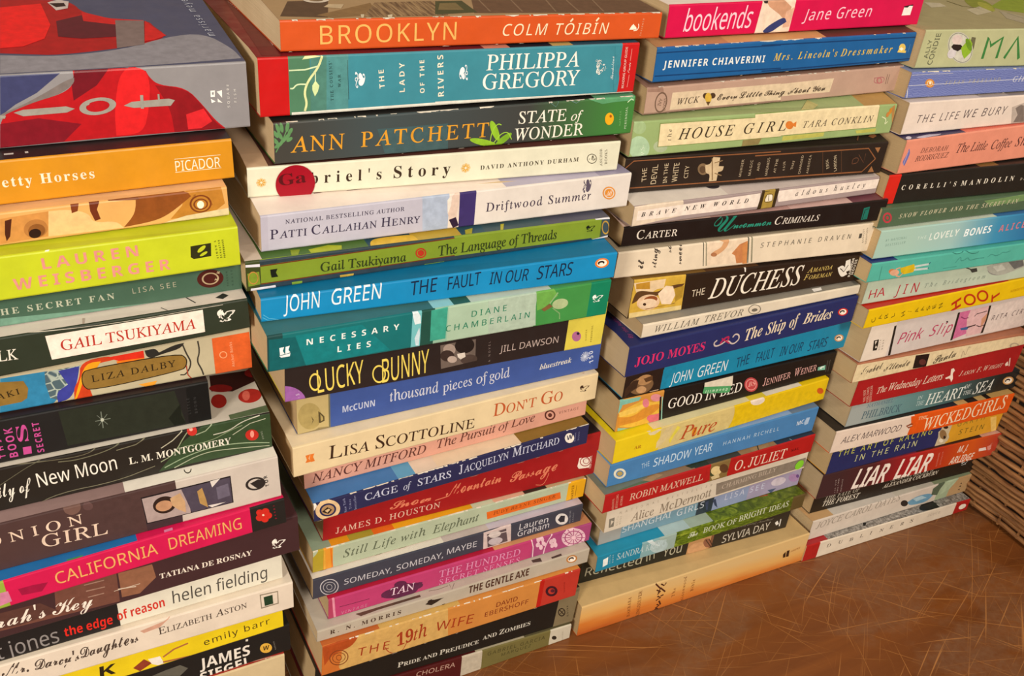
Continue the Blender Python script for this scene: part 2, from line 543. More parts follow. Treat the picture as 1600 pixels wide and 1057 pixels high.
# ------------------------------------------------------------------ room
def box(part, x0, x1, y0, y1, z0, z1, m):
    v = [part.bm.verts.new(p) for p in ((x0,y0,z0),(x1,y0,z0),(x1,y1,z0),(x0,y1,z0),(x0,y0,z1),(x1,y0,z1),(x1,y1,z1),(x0,y1,z1))]
    for f in ((3,2,1,0),(4,5,6,7),(0,1,5,4),(1,2,6,5),(2,3,7,6),(3,0,4,7)): part.face([v[i] for i in f], m)
def plain(name, h, rough=0.8):
    m, nt, b = newmat(name)
    f = noise(nt, coords(nt), 14, 4)
    c = lin(h)
    nt.links.new(ramp(nt, f, [(0.3, tuple(x * .9 for x in c[:3]) + (1,)), (0.7, tuple(min(1, x * 1.06) for x in c[:3]) + (1,))]), b.inputs['Base Color'])
    b.inputs['Roughness'].default_value = rough
    return m
FLOOR = ZT - 0.75
p = Part(); box(p, -3, 4, -3.2, 1.6, FLOOR - 0.05, FLOOR, plain('floor_boards', '#6b5847')); tag(p.build('floor', None), kind='structure')
p = Part(); box(p, -3, 4, 0.62, 0.70, FLOOR, 1.9, plain('wall_paint', '#8a7a66')); tag(p.build('wall_back', None), kind='structure')

def wood():
    m, nt, b = newmat('scratched_table_wood')
    g = noise(nt, coords(nt, (1.5, 14, 8), (0, 0, -0.12)), 2.2, 6, 0.6, 0.6)
    base = ramp(nt, g, [(0.28, '#613414'), (0.45, '#713f1a'), (0.58, '#7b461d'), (0.75, '#895020')])
    big = noise(nt, coords(nt, (1, 1.6, 1), (0, 0, 0.6)), 6.5, 5, 0.6, 0.4)
    grit = noise(nt, coords(nt), 160, 4, 0.7)
    film = mix(nt, ramp(nt, grit, [(0.35, (0.25, 0.25, 0.25, 1)), (0.7, (0.8, 0.8, 0.8, 1))]), base, lin('#7e5c42'))
    base = mix(nt, ramp(nt, big, [(0.46, (0, 0, 0, 1)), (0.54, (0.7, 0.7, 0.7, 1))]), base, film)
    col = base
    tot = None
    for i, (a, sx, sy, th) in enumerate(((0.50, 7, 700, 0.735), (-0.70, 8, 760, 0.73), (0.22, 6, 700, 0.75), (1.20, 9, 800, 0.76), (-0.45, 10, 860, 0.735), (0.85, 14, 1000, 0.73), (-1.15, 13, 950, 0.75), (0.38, 9, 900, 0.73))):
        tc = nd(nt, 'ShaderNodeTexCoord'); mp = nd(nt, 'ShaderNodeMapping')
        mp.inputs['Rotation'].default_value = (0, 0, a)
        mp2 = nd(nt, 'ShaderNodeMapping'); mp2.inputs['Scale'].default_value = (sx, sy, 1); mp2.inputs['Location'].default_value = (i * 3.7, i * 1.3, 0)
        # a slow wobble so that the scratches are not ruler straight
        wn = nd(nt, 'ShaderNodeTexNoise'); wn.inputs['Scale'].default_value = 4.0; wn.inputs['Detail'].default_value = 1.0
        nt.links.new(tc.outputs['Object'], wn.inputs['Vector'])
        va = nd(nt, 'ShaderNodeVectorMath', operation='MULTIPLY_ADD'); va.inputs[1].default_value = (0.03, 0.03, 0.0)
        nt.links.new(wn.outputs['Color'], va.inputs[0]); nt.links.new(tc.outputs['Object'], va.inputs[2])
        nt.links.new(va.outputs[0], mp.inputs['Vector']); nt.links.new(mp.outputs['Vector'], mp2.inputs['Vector'])
        f = noise(nt, mp2.outputs['Vector'], 1.0, 1, 0.4, 0.0)
        s = ramp(nt, f, [(th - 0.02, (0, 0, 0, 1)), (th + 0.05, (1, 1, 1, 1))])
        tot = s if tot is None else mix(nt, 1.0, tot, s, 'LIGHTEN')
    col = mix(nt, ramp(nt, tot, [(0.0, (0, 0, 0, 1)), (1.0, (0.6, 0.6, 0.6, 1))]), base, lin('#c08346'))
    nt.links.new(col, b.inputs['Base Color'])
    rr = ramp(nt, noise(nt, coords(nt), 9, 4, 0.6), [(0.3, (0.30, 0.30, 0.30, 1)), (0.7, (0.52, 0.52, 0.52, 1))])
    nt.links.new(rr, b.inputs['Roughness'])
    b.inputs['Specular IOR Level'].default_value = 0.45
    return m
WOOD = wood()
table = bpy.data.objects.new('table', None); COL.objects.link(table); table.location = (0.4, -0.1, FLOOR)
tag(table, 'scratched brown wooden table under the stacks of books', 'table')
TX0, TX1, TY0, TY1 = -0.75, 1.35, -0.75, 0.55
def tpart(name, *b):
    p = Part(); box(p, *b, WOOD); o = p.build(name, table); o.matrix_parent_inverse = Matrix.Translation(table.location).inverted(); return o
tpart('table_top', TX0, TX1, TY0, TY1, ZT - 0.035, ZT)
for x in (TX0 + 0.05, TX1 - 0.11):
    for y in (TY0 + 0.05, TY1 - 0.11):
        tpart('leg', x, x + 0.06, y, y + 0.06, FLOOR, ZT - 0.035)

BOOKS = [
["a01","thick grey paperback with a red cloak across its spine and cover, topmost of leftmost stack",[-0.09648,0.02042,-0.1583],-0.01,1.49,205.0,31.76,30.98,45.76,44.98,129.78,"#8a8688","#4b4d66","#8a8688","#cbb893",[["P","S","#3c3f66",[103.8,31.0,126.6,30.7,116.3,23.0,107.4,18.7,100.8,14.2]],["P","S","#b3121a",[131.7,31.7,160.5,31.2,162.2,26.5,165.9,22.8,177.4,20.9,184.3,12.0,189.0,4.8,193.5,0.4,145.1,1.0,98.3,0.5,100.7,13.9,107.9,17.0,116.5,19.6,126.8,22.2,131.5,26.1]],["P","F","#a8121a",[111.1,93.2,136.7,91.0,142.9,84.7,144.8,72.8,155.6,62.4,166.5,59.0,173.1,56.2,173.8,49.9,177.6,36.9,170.9,29.9,156.3,24.0,128.2,18.8,116.9,21.5,105.7,24.2]],["P","F","#8c8890",[105.6,22.0,128.0,17.2,155.9,21.9,177.1,35.2,194.8,38.2,203.2,16.7,204.1,4.3,161.4,1.4,104.0,1.6]],["P","S","#6d0f1c",[132.5,31.6,146.0,31.4,140.3,24.6,130.1,18.6,130.3,25.3]],["P","S","#7d0f1e",[100.2,10.9,115.3,12.1,131.7,8.1,123.5,0.9,98.3,0.5]],["P","S","#d81f22",[150.7,31.3,160.5,31.1,162.4,24.8,160.6,12.6,156.7,1.3,145.2,1.5,146.0,13.8]],["P","S","#8a1018",[164.3,22.9,177.4,20.6,184.3,11.6,188.1,4.8,192.2,0.7,170.3,0.9,169.7,11.9]],["P","S","#7a6f6c",[127.6,27.2,131.8,28.5,131.4,25.9,124.4,21.5,115.0,19.3,105.5,15.9,100.7,13.8,100.9,15.0,110.4,18.4,120.9,23.5]],["P","S","#f0ece6",[188.0,18.7,190.0,18.7,189.8,15.7,187.9,15.7]],["P","S","#f0ece6",[190.8,18.1,193.2,18.6,193.0,15.0]],["P","S","#f0ece6",[187.9,14.9,189.9,13.6,188.1,12.9]],["P","S","#f0ece6",[190.9,14.9,193.0,12.7,190.9,13.2]],["P","F","#e8181c",[110.2,82.1,128.3,86.0,129.3,56.3,124.9,39.2,115.5,30.9,106.2,29.9]],["P","F","#5c1626",[132.3,61.1,144.2,67.9,158.0,59.7,155.2,37.9,140.1,37.3,130.8,41.0]],["P","F","#c81a20",[144.8,72.8,155.6,62.4,170.8,58.0,169.2,49.1,154.4,54.8,144.0,59.9]],["P","S","#d4242a",[176.2,8.6,184.2,10.7,187.6,4.4,182.5,1.6,176.4,1.5]],["P","S","#8a8688",[188.6,17.9,189.4,18.0,189.3,16.8,188.6,16.8]],["P","F","#7c6a68",[158.1,59.4,170.9,57.5,165.6,26.7,153.2,23.5]],["P","F","#cc1a1e",[171.4,57.4,173.5,48.6,177.2,36.7,171.3,32.1,166.3,30.3]],["P","F","#c9b9b4",[131.4,87.2,136.7,91.0,141.1,87.7,139.4,78.0,134.0,75.5]],["P","S","#9a948a",[106.1,15.3,110.0,16.3,126.7,16.4,130.0,15.1,126.7,13.7,109.5,13.5]],["R","S","#9a948a",139.4,15.4,6.22,0.44,-0.03,-3.09,0.44],["P","S","#9a948a",[150.0,14.8,153.6,16.3,169.4,16.5,172.0,15.6,169.9,13.2,154.1,13.5]],["P","S","#9a948a",[100.8,14.7,103.0,14.2,102.4,13.1,100.6,13.2]],["P","F","#2a1418",[132.1,85.7,138.6,85.7,139.0,81.1,134.5,79.8]],["P","S","#9a948a",[131.9,15.0,134.6,17.3,137.1,18.7,136.0,16.4]],["P","S","#9a948a",[157.4,19.0,158.7,18.9,158.3,12.8,157.0,12.9]],["P","S","#9a948a",[164.8,18.9,165.6,18.9,165.5,16.2,164.7,16.2]],["T","S","N","#e6e2dc","SQUARE",196.2,10.3,196.5,21.0,1.1],["T","S","N","#e6e2dc","FISH",199.5,12.5,199.5,18.6,1.1],["T","F","N","#b9bccb","marissa meyer",199.3,33.5,197.0,89.5,3.8]],0,None],
["a02","mustard yellow paperback directly under the red-cloak book in the leftmost stack",[-0.10766,0.0077,-0.17945],0.39,1.71,205.0,20.1,19.15,20.63,19.82,134.97,"#cd8a1c","#241a1a","#cd8a1c","#d9c9a8",[["L","S","#f6e7cf",0.22,[178.9,12.3,199.5,12.1]],["L","S","#f6e7cf",0.22,[178.6,6.0,199.3,5.8]],["P","F","#cfc8c0",[111.1,7.4,114.8,7.5,114.7,5.8,111.1,5.9]],["P","F","#cfc8c0",[119.2,7.6,120.5,7.7,120.5,5.8,119.2,5.7]],["T","S","SB","#f4dfc6","retty Horses",104.7,7.9,144.5,7.6,4.4],["T","S","N","#f6e7cf","PICADOR",178.9,6.5,199.0,6.3,4.8]],0,None],
["a03","thin tan paperback with a painted face on its curled spine, under the mustard one",[-0.11245,0.00139,-0.19557],0.43,1.78,205.0,15.76,14.3,15.76,15.52,129.65,"#d9a45f","#e0b07a","#d9a45f","#e0d0ae",[["P","S","#c98a46",[109.8,12.3,128.7,13.1,126.8,1.5,107.6,0.9]],["P","S","#e8bc80",[128.7,13.1,136.8,12.9,144.6,9.9,145.5,5.1,155.2,4.6,158.0,0.8,126.8,1.5]],["P","S","#b87a2c",[186.7,15.0,202.4,14.8,203.5,6.2,196.8,1.8,178.4,2.0,184.2,7.9]],["P","S","#4a2010",[111.4,11.2,114.1,11.7,112.1,3.8,110.4,1.8,110.3,5.0]],["E","S","#b0743a",122.5,5.8,4.73,0.06,-0.23,-4.35],["P","S","#7a3818",[137.8,16.4,141.7,16.7,140.1,11.5,137.7,10.9]],["P","S","#6a2c14",[145.3,16.9,150.5,16.9,148.0,11.2,148.9,6.5,146.5,5.9,145.2,10.7]],["P","S","#8a4a1c",[164.9,15.8,186.7,15.0,188.6,11.9,178.7,4.9,171.6,2.1,158.0,1.1,163.8,7.1]],["P","S","#7a4220",[152.0,16.2,164.9,15.8,166.2,13.3,153.3,14.4]],["P","S","#d8c49a",[185.4,2.7,205.1,3.8,205.3,0.2,174.8,0.6]],["E","S","#8a5426",122.7,4.9,3.36,0.04,-0.16,-3.08],["R","S","#7a3c18",192.5,7.6,4.56,-0.2,-0.08,-4.06,0.17],["E","S","#2a140c",121.8,3.7,2.44,0.03,-0.12,-2.18],["R","S","#7a3c18",192.5,7.4,2.97,-0.13,-0.05,-2.51,0.23],["E","S","#f4e6cc",192.4,7.2,1.56,-0.22,-0.19,-1.92],["T","S","N","#7a3c18","PENGUIN",188.7,9.4,190.8,12.2,0.8],["T","S","N","#7a3c18","GUIDES",195.6,10.2,197.2,6.1,0.8]],0,None],
["a04","lime green paperback with big pink capitals on its spine in the leftmost stack",[-0.11056,-0.00541,-0.21725],-0.46,1.73,205.0,21.46,20.14,21.46,21.65,135.35,"#bcc524","#b8c026","#bcc524","#e3d9b8",[["P","S","#2c2c10",[183.0,13.4,192.3,13.7,191.8,7.0,183.9,6.7,182.6,7.9]],["P","S","#f0e6d8",[122.7,20.3,127.9,24.1,129.7,21.0,128.2,20.8,127.3,22.5,124.2,20.2]],["E","S","#bcc524",187.8,11.3,1.88,1.36,0.48,-0.84],["E","S","#bcc524",188.5,8.7,1.76,0.82,0.25,-0.65],["T","S","NB","#dc8f84","LAUREN",120.7,12.2,160.2,12.3,5.3],["T","S","NB","#dc8f84","WEISBERGER",108.1,4.2,173.1,3.3,5.4],["T","S","NB","#2c2c10","SIMON &",195.1,5.4,194.5,14.7,0.8],["T","S","NB","#2c2c10","SCHUSTER",196.7,5.4,196.3,14.7,0.8],["T","S","NB","#2c2c10","PAPERBACKS",198.3,5.3,198.0,14.6,0.8]],0,None],
["a05","slim dark green paperback tucked back beneath the lime green one, leftmost stack",[-0.10786,0.00553,-0.23544],-0.22,1.42,205.0,18.05,19.16,18.05,19.16,131.91,[[1,"#43604e"]],"#3c5a48","#43604e","#d8cfb4",[["P","S","#6d9480",[97.5,4.4,129.3,2.2,163.5,0.4,205.1,0.5,205.0,-0.6,96.7,-0.2]],["E","S","#4a1a14",190.2,8.5,6.26,-0.33,0.02,-4.89],["R","S","#b09a78",190.2,8.5,3.68,-0.19,0.01,-2.97,0.21],["T","S","SB","#b9bda6","HE SECRET FAN",98.2,5.9,146.0,5.5,3.1],["T","S","N","#a9a58e","LISA SEE",154.2,6.8,174.1,6.9,2.7],["T","S","SB","#c9b890","X R",193.3,6.7,195.1,11.7,1.3],["T","S","N","#2a3a30","RANDOM",198.6,3.1,198.5,11.1,0.8],["T","S","N","#2a3a30","HOUSE",201.0,3.0,200.9,11.3,0.8]],0,None],
["a06","dark green paperback with a white name panel and a white twig-printed cover, leftmost stack",[-0.1066,-0.0027,-0.25833],-0.33,2.87,205.0,22.56,16.69,22.69,17.52,132.89,"#2c3326","#ded0c4","#2c3326","#d8c9a8",[["L","S","#c9bfae",0.26,[96.1,20.6,144.1,16.3,183.9,16.1,193.1,15.9]],["P","S","#f0dfd0",[113.7,16.6,183.4,15.2,183.1,2.8,114.2,3.8]],["L","F","#4a4440",0.42,[165.1,4.3,167.9,0.3,172.4,0.7]],["L","F","#3a3430",0.58,[177.8,10.1,181.1,3.7]],["P","F","#2e2c28",[190.8,5.5,195.2,8.6,197.4,5.8,194.0,3.3]],["P","F","#b8a294",[130.5,5.9,131.4,5.7,130.6,-0.8,129.8,-0.5]],["T","S","S","#b03326","GAIL TSUKIYAMA",119.0,7.5,179.2,5.7,5.5],["T","S","S","#e9dfd0","LK",92.9,8.1,100.9,7.5,5.4],["T","S","E","#efe8dc","🦅",189.4,6.2,198.1,5.5,7.5]],0,None],
["a07","paperback with a colourful kimono pattern, bronze name plaques and an orange tail end",[-0.10475,0.00659,-0.28016],-0.32,0.69,205.0,21.72,29.52,21.72,29.52,134.13,"#b9ae90","#b9ae90","#b9ae90","#d8c9a8",[["P","S","#2f7fa8",[89.7,18.9,109.3,18.7,109.0,11.3,112.0,2.8,109.0,-0.4,86.5,0.2]],["P","S","N:fishnet",[108.4,18.5,124.5,18.9,117.3,9.4,111.9,1.7,108.7,3.6,107.8,11.6]],["P","S","#3a3f96",[114.2,17.8,123.6,18.5,121.7,10.6,117.9,1.4,111.7,0.1,111.7,6.2,117.3,9.4]],["P","S","#c8401c",[124.3,20.6,137.1,21.7,140.2,18.9,128.7,18.0,125.0,15.5,126.8,2.7,127.3,-0.2,119.0,0.0,119.5,6.7,122.7,11.5]],["P","S","#d8301c",[135.6,20.7,153.0,21.2,153.0,17.1,141.8,17.4]],["P","S","#e8781c",[140.1,17.8,153.0,17.1,152.3,14.1,141.2,11.9]],["P","S","#e89a30",[148.7,2.3,157.5,2.6,156.4,0.5,152.6,-0.3]],["P","S","#2a2824",[153.5,21.1,158.5,21.5,160.0,18.7,167.7,21.6,172.4,21.8,170.2,18.8,160.8,17.4,156.1,16.1,154.0,17.7]],["L","S","#38342c",0.72,[171.4,21.4,172.8,15.5,175.1,9.2,171.7,3.0,168.9,3.6]],["L","S","#38342c",0.72,[178.9,21.6,179.4,15.2,177.5,9.9,179.5,4.8,180.2,1.1]],["L","S","#a03a24",0.52,[172.2,8.7,172.6,2.8,174.3,0.0]],["P","S","#f0a01c",[126.4,19.6,133.3,19.2,130.0,14.4,125.5,13.1,120.4,0.8,119.0,0.2,121.9,8.4]],["P","S","#8a6a30",[86.2,17.5,98.9,15.6,100.3,11.1,99.0,5.9,96.3,4.3,83.9,4.0]],["P","S","#241c10",[123.7,14.1,126.8,16.4,169.1,16.7,173.1,12.9,172.5,7.9,169.5,5.8,126.8,3.2,123.3,7.1]],["P","S","#8a6a30",[124.2,13.8,126.9,15.9,169.1,16.1,172.6,12.7,172.0,8.2,169.3,6.3,126.9,3.7,123.7,7.4]],["P","S","#d8602a",[185.8,21.7,204.6,22.0,205.4,0.1,186.2,0.2]],["R","S","#f0a878",190.8,11.0,1.74,-0.36,-0.13,-1.85,0.25],["T","S","S","#2c200e","AKI",86.6,7.5,96.6,8.9,3.2],["T","S","S","#2c200e","LIZA DALBY",127.9,8.4,167.3,9.1,3.8],["T","S","N","#f0b890","Anchor Books",196.2,2.9,195.5,17.8,1.4]],0,None],
["a08","short thick black paperback with stacked magenta lettering and a pale starburst, leftmost stack",[-0.12793,0.00208,-0.30661],-0.16,1.06,205.0,25.08,24.08,25.96,24.64,132.15,"#1d1c1c","#2a1c1c","#1d1c1c","#c9b898",[["P","S","#252a20",[134.6,23.2,188.3,22.4,192.1,1.2,135.8,2.4]],["P","S","#c04a8e",[116.5,6.8,120.1,6.6,119.8,2.3,116.2,2.5]],["L","S","#6d7468",0.41,[149.8,13.5,156.9,13.4]],["L","S","#6d7468",0.51,[153.1,18.5,152.9,8.6]],["L","S","#6d7468",0.3,[151.1,16.7,155.2,10.3]],["L","S","#6d7468",0.31,[155.7,16.3,151.0,10.6]],["E","S","#b4b8a8",153.1,13.5,0.78,-0.2,-0.13,-1.02],["P","S","#141a12",[183.9,6.4,190.4,13.8,190.2,6.6,192.1,1.2,186.3,1.3]],["P","S","#101212",[194.0,22.5,204.5,23.8,205.0,0.6,193.5,0.6]],["T","S","NB","#c04a8e","THIS",108.6,3.2,108.2,17.7,2.5],["T","S","NB","#c04a8e","BOOK",113.9,2.3,113.8,19.5,3.6],["T","S","SB","#c04a8e","S",119.6,10.0,120.1,19.6,4.6],["T","S","NB","#c04a8e","SECRET",125.3,1.9,125.4,19.7,3.0],["T","S","N","#3c3c3c","LITTLE",195.0,6.6,194.9,16.3,1.3],["T","S","N","#3c3c3c","BROWN",198.4,6.3,198.3,16.1,1.3]],0,None],
["a09","dark paperback with pale wind-blown streaks and small red apples on its cover",[-0.09742,-0.0,-0.33366],-0.58,2.08,205.0,26.45,23.34,27.38,23.72,130.37,"#241f1a","#cfc6b8","#241f1a","#cdbd9c",[["P","S","#31452a",[145.5,1.6,160.0,17.6,170.6,24.6,205.1,22.7,204.8,0.4,163.2,2.0]],["P","S","#c9c4b4",[174.5,24.8,185.7,26.7,196.2,31.4,190.6,25.4,180.4,24.4,171.6,25.6]],["P","F","#3c1a18",[183.1,45.6,208.6,43.6,206.9,32.5,191.4,25.9,180.8,29.9]],["L","S","#b8b29a",0.55,[159.8,23.9,154.4,19.3,148.3,16.1]],["L","S","#8f9a78",0.55,[166.9,26.9,161.5,22.2,154.3,10.5,147.2,7.5]],["L","S","#9aa588",0.56,[175.5,24.5,171.1,20.7,166.1,19.6]],["L","S","#c3bfae",0.57,[199.6,22.9,190.3,21.7,182.8,17.4,174.8,17.2]],["L","S","#8fa080",0.6,[203.5,3.7,189.2,7.9,174.0,9.7,159.9,7.5,148.6,3.3]],["L","S","#a8ac92",0.48,[203.4,1.8,183.8,5.5,168.8,7.4,153.3,1.8]],["L","S","#6d6a54",0.52,[131.7,25.8,123.9,22.0,109.2,20.4,100.6,21.8]],["L","S","#75705a",0.53,[142.8,25.1,136.7,21.9,127.4,21.0]],["L","S","#6a6450",0.41,[120.8,26.0,112.1,21.9,92.4,24.3,80.7,25.5]],["L","S","#5c5846",0.4,[97.1,26.4,87.9,23.3,79.4,18.8,73.8,15.8]],["L","S","#77725c",0.44,[144.1,5.9,124.6,1.9,97.5,3.1,83.3,-2.2]],["L","S","#7b8a68",0.46,[190.1,19.2,182.8,17.4,173.4,13.7,159.6,14.0]],["L","S","#b4b49c",0.46,[202.5,20.2,194.2,19.3,184.6,14.4]],["E","F","#b83028",199.1,18.5,6.13,-0.64,-1.12,-6.64],["E","F","#a0241e",182.6,19.2,3.8,-1.44,-1.42,-6.45],["E","F","#9a1e1e",205.6,40.4,3.81,-1.42,-1.07,-4.29],["E","F","#8a1c1c",186.2,30.9,5.82,-2.19,-0.83,-3.74],["P","F","#5a6a4c",[184.5,5.0,206.9,7.1,205.4,-0.1,184.5,0.4]],["E","S","#c03028",164.5,22.6,2.47,-0.7,-0.31,-2.91],["E","S","#b82a20",194.6,11.5,3.46,-0.99,-0.28,-3.56],["E","F","#e06a5a",197.2,19.3,1.93,-0.73,-1.15,-4.73],["E","S","#e8a090",164.1,23.7,0.85,-0.24,-0.1,-0.97],["E","S","#e09080",194.7,12.1,1.02,-0.29,-0.18,-2.28],["T","S","CB","#e6dfd2","ily of",72.0,8.5,87.0,8.4,8.4],["T","S","D","#e9e2d6","New Moon",89.8,9.4,126.3,9.6,8.5],["T","S","SB","#ded8c8","L. M. MONTGOMERY",132.2,10.6,183.3,8.9,4.2],["T","S","N","#9aa08c","VIKING",200.8,7.1,200.1,12.5,0.9]],0,None],
["a10","brown paperback with a small framed picture of a seated woman and a pale tail end",[-0.09556,-0.00753,-0.36484],-0.78,2.84,205.0,29.63,28.11,30.99,28.27,129.5,[[0.739,"#4a3432"],[1,"#c3b7ac"]],[[0.62,"#8f7470"],[1,"#e9e0d2"]],"#c3b7ac","#c9b898",[["P","S","#4a3432",[115.3,30.2,149.0,22.9,149.4,0.3,110.7,2.2]],["P","S","#4a3432",[149.0,24.7,149.6,16.7,132.4,16.2,132.5,23.6]],["P","S","#3b2c30",[133.9,6.0,152.3,5.6,151.9,-0.9,134.1,0.3]],["E","S","#6d5048",101.9,28.1,3.94,-0.39,-0.22,-4.58],["E","S","#5c4240",109.0,26.5,2.3,-0.81,-0.42,-2.49],["E","S","#684c46",76.0,33.7,2.13,-0.76,-0.38,-1.91],["R","F","#3a3028",159.2,7.3,1.65,-0.7,-0.61,-3.21,0.28],["P","S","#1f181c",[133.8,23.5,179.3,23.1,179.1,4.5,134.2,5.3]],["R","S","#2a2422",191.8,13.4,4.67,-0.27,0.28,-3.96,0.29],["P","S","#2a2422",[188.9,14.4,193.4,16.0,196.3,14.4,195.7,9.8,192.3,10.1]],["P","S","#a89490",[134.2,22.6,156.2,22.3,156.7,5.3,134.7,6.0]],["P","S","#4a4250",[153.7,22.6,178.8,22.2,178.5,5.0,157.2,5.4,155.3,15.0]],["E","S","#2c1c16",144.4,15.0,5.69,-0.34,0.12,-5.71],["P","S","#c09a72",[147.6,18.3,152.9,20.2,154.7,13.8,154.3,6.3,150.6,9.7,148.0,13.4]],["P","S","#b08a52",[161.4,18.4,164.1,19.9,165.3,11.5,165.7,5.8,161.9,9.9]],["P","S","#d8cfc8",[168.6,22.8,173.9,23.1,169.2,18.5]],["P","S","#d8cfc8",[165.8,7.1,175.2,6.4,167.7,5.1]],["P","S","#675f70",[171.2,17.8,177.6,18.5,177.8,10.0,171.3,9.4]],["E","S","#b98a68",144.1,14.5,4.11,-0.25,0.07,-3.53],["T","S","S","#ddc3ae","ONION",61.7,16.4,105.3,16.7,6.2],["T","S","S","#ddc3ae","GIRL",84.8,7.7,115.2,6.0,8.0],["T","S","NB","#2a2422","TOR",198.9,9.6,198.2,17.2,1.9]],0,None],
["a11","hot pink paperback with tall pale capitals and a red flower on its black tail end",[-0.09365,-0.01595,-0.38361],1.01,2.97,205.0,17.07,17.98,18.44,17.98,128.65,[[0.31,"#8fa43a"],[0.906,"#c8184c"],[1,"#211f1d"]],[[0.05,"#8fa43a"],[0.62,"#2366a0"],[1,"#c8184c"]],"#211f1d","#d3c3a2",[["P","S","#c87a9a",[60.8,10.5,64.3,10.3,64.7,3.1,59.0,2.2]],["P","S","#9a123c",[68.7,9.6,75.1,9.5,82.3,8.4,78.6,3.7,69.6,5.0]],["P","F","#3f8a5c",[92.7,2.7,101.7,5.5,102.2,2.8,99.1,0.4,93.3,0.0]],["E","S","#c82a20",191.0,13.0,2.05,-0.79,-0.2,-2.26],["E","S","#c82a20",194.1,12.7,2.07,-0.8,-0.2,-2.27],["E","S","#c82a20",195.3,9.3,2.08,-0.81,-0.2,-2.29],["E","S","#c82a20",193.2,7.4,2.07,-0.81,-0.2,-2.29],["E","S","#c82a20",190.5,9.4,2.06,-0.8,-0.21,-2.28],["P","F","#d07aa0",[140.9,2.8,145.3,2.9,145.0,0.0,140.7,0.5]],["E","S","#f0c8b0",192.6,10.6,0.65,-0.25,-0.06,-0.71],["T","S","N","#e0a860","CALIFORNIA",85.9,5.2,135.8,5.5,7.9],["T","S","N","#e0a860","DREAMING",141.8,5.8,180.3,5.7,8.0],["T","S","N","#c01c3c","poppy",199.6,5.4,199.1,15.3,0.9]],0,None],
["a12","dark maroon paperback with white handwriting and a small white beast mark, protruding at the right",[-0.08549,-0.01074,-0.40633],0.67,1.76,205.0,22.89,27.23,22.89,27.23,133.91,"#3f2628","#4a2e30","#3f2628","#c9b898",[["P","S","#6d4438",[76.7,25.8,106.5,23.5,105.5,1.7,47.9,5.4,49.1,12.1,74.7,7.9]],["P","S","#8a5c44",[107.2,21.7,124.5,21.3,125.4,11.3,116.0,3.2,106.9,4.1]],["P","S","#55352e",[50.1,17.4,68.5,16.5,76.5,7.1,57.2,5.5,48.1,6.8]],["P","F","#d8ccc4",[194.3,-8.7,202.6,-7.9,202.2,-9.9,194.6,-10.2]],["L","S","#9a7868",0.71,[90.2,20.1,100.0,19.7]],["L","S","#9a7868",0.72,[90.5,15.6,99.8,14.9]],["L","S","#9a7868",0.72,[90.8,11.1,98.7,10.7]],["L","S","#cbb8a4",0.37,[103.6,10.0,108.7,10.1,116.9,10.1]],["L","S","#cbb8a4",0.74,[105.7,10.6,111.7,9.6,114.7,8.9]],["T","S","CB","#e9ddd0","rah's Key",47.4,7.8,92.4,4.2,9.1],["T","S","SB","#e6d9ca","TATIANA DE ROSNAY",127.2,9.3,177.5,7.3,3.6],["T","S","E","#efe6dc","🦅",188.1,7.1,195.9,5.4,7.6]],0,None],
["a13","slim white paperback half wrapped in black with red lettering, leftmost stack",[-0.09479,-0.0052,-0.42747],0.62,1.01,205.0,20.64,23.3,20.64,23.3,131.53,[[0.554,"#1d1a1a"],[1,"#d8d2c0"]],"#d8d2c0","#d8d2c0","#d3c3a2",[["T","S","N","#8a8482","t jones",52.5,1.8,82.6,2.0,10.8],["T","S","NB","#d8281e","the edge",85.5,4.4,109.9,3.8,6.6],["T","S","NB","#c83024","of reason",112.6,4.7,137.8,5.4,6.8],["T","S","N","#4a4640","helen fielding",142.2,5.5,195.9,4.2,9.1]],0,None],
["a14","cream paperback with thin handwriting and a small dark square emblem, near the leftmost stack's foot",[-0.0899,-0.00685,-0.44769],-0.24,0.57,205.0,20.0,21.26,20.07,21.67,129.27,"#d9cab8","#dccdb9","#d9cab8","#d8c6a6",[["P","S","#c99a84",[117.9,16.8,131.1,19.2,135.6,21.7,128.5,15.5,119.8,14.4]],["P","S","#8a7e6c",[185.1,18.6,196.0,17.6,196.1,7.0,185.5,6.9]],["P","S","#d9cab8",[185.8,17.7,195.5,16.8,195.4,8.0,186.0,7.9]],["P","S","#1f3a24",[187.3,15.8,192.6,15.7,192.8,8.3,187.7,8.4]],["T","S","C","#4a3c34","Mr. Darcy's",47.8,12.0,85.6,7.9,8.9],["T","S","C","#4a3c34","Daughters",86.3,9.2,116.6,9.0,9.3],["T","S","^S","#4a3c34","Elizabeth Aston",127.5,9.8,177.4,11.2,5.5]],0,None],
["a15","bright yellow paperback with spaced brown lettering near the foot of the leftmost stack",[-0.09407,0.00185,-0.47492],-0.11,1.55,205.0,26.97,23.45,26.97,23.45,135.04,"#dfc41c","#dfc41c","#dfc41c","#d3c3a2",[["P","S","#8a3a24",[116.2,5.0,122.8,9.5,126.7,4.3,119.6,0.8]],["P","S","#e8e0d4",[125.0,8.5,131.6,7.9,133.2,1.2,129.7,1.1,126.6,3.5]],["L","S","#a8683c",1.28,[133.2,6.4,139.8,10.1,148.0,11.4]],["L","S","#a8683c",1.28,[132.7,2.3,140.1,1.3,148.1,0.2]],["T","S","N","#4a3a14","emily barr",157.0,5.2,196.8,6.5,5.2],["T","S","NB","#2a2010","K",98.3,6.1,106.9,5.3,8.2]],0,None],
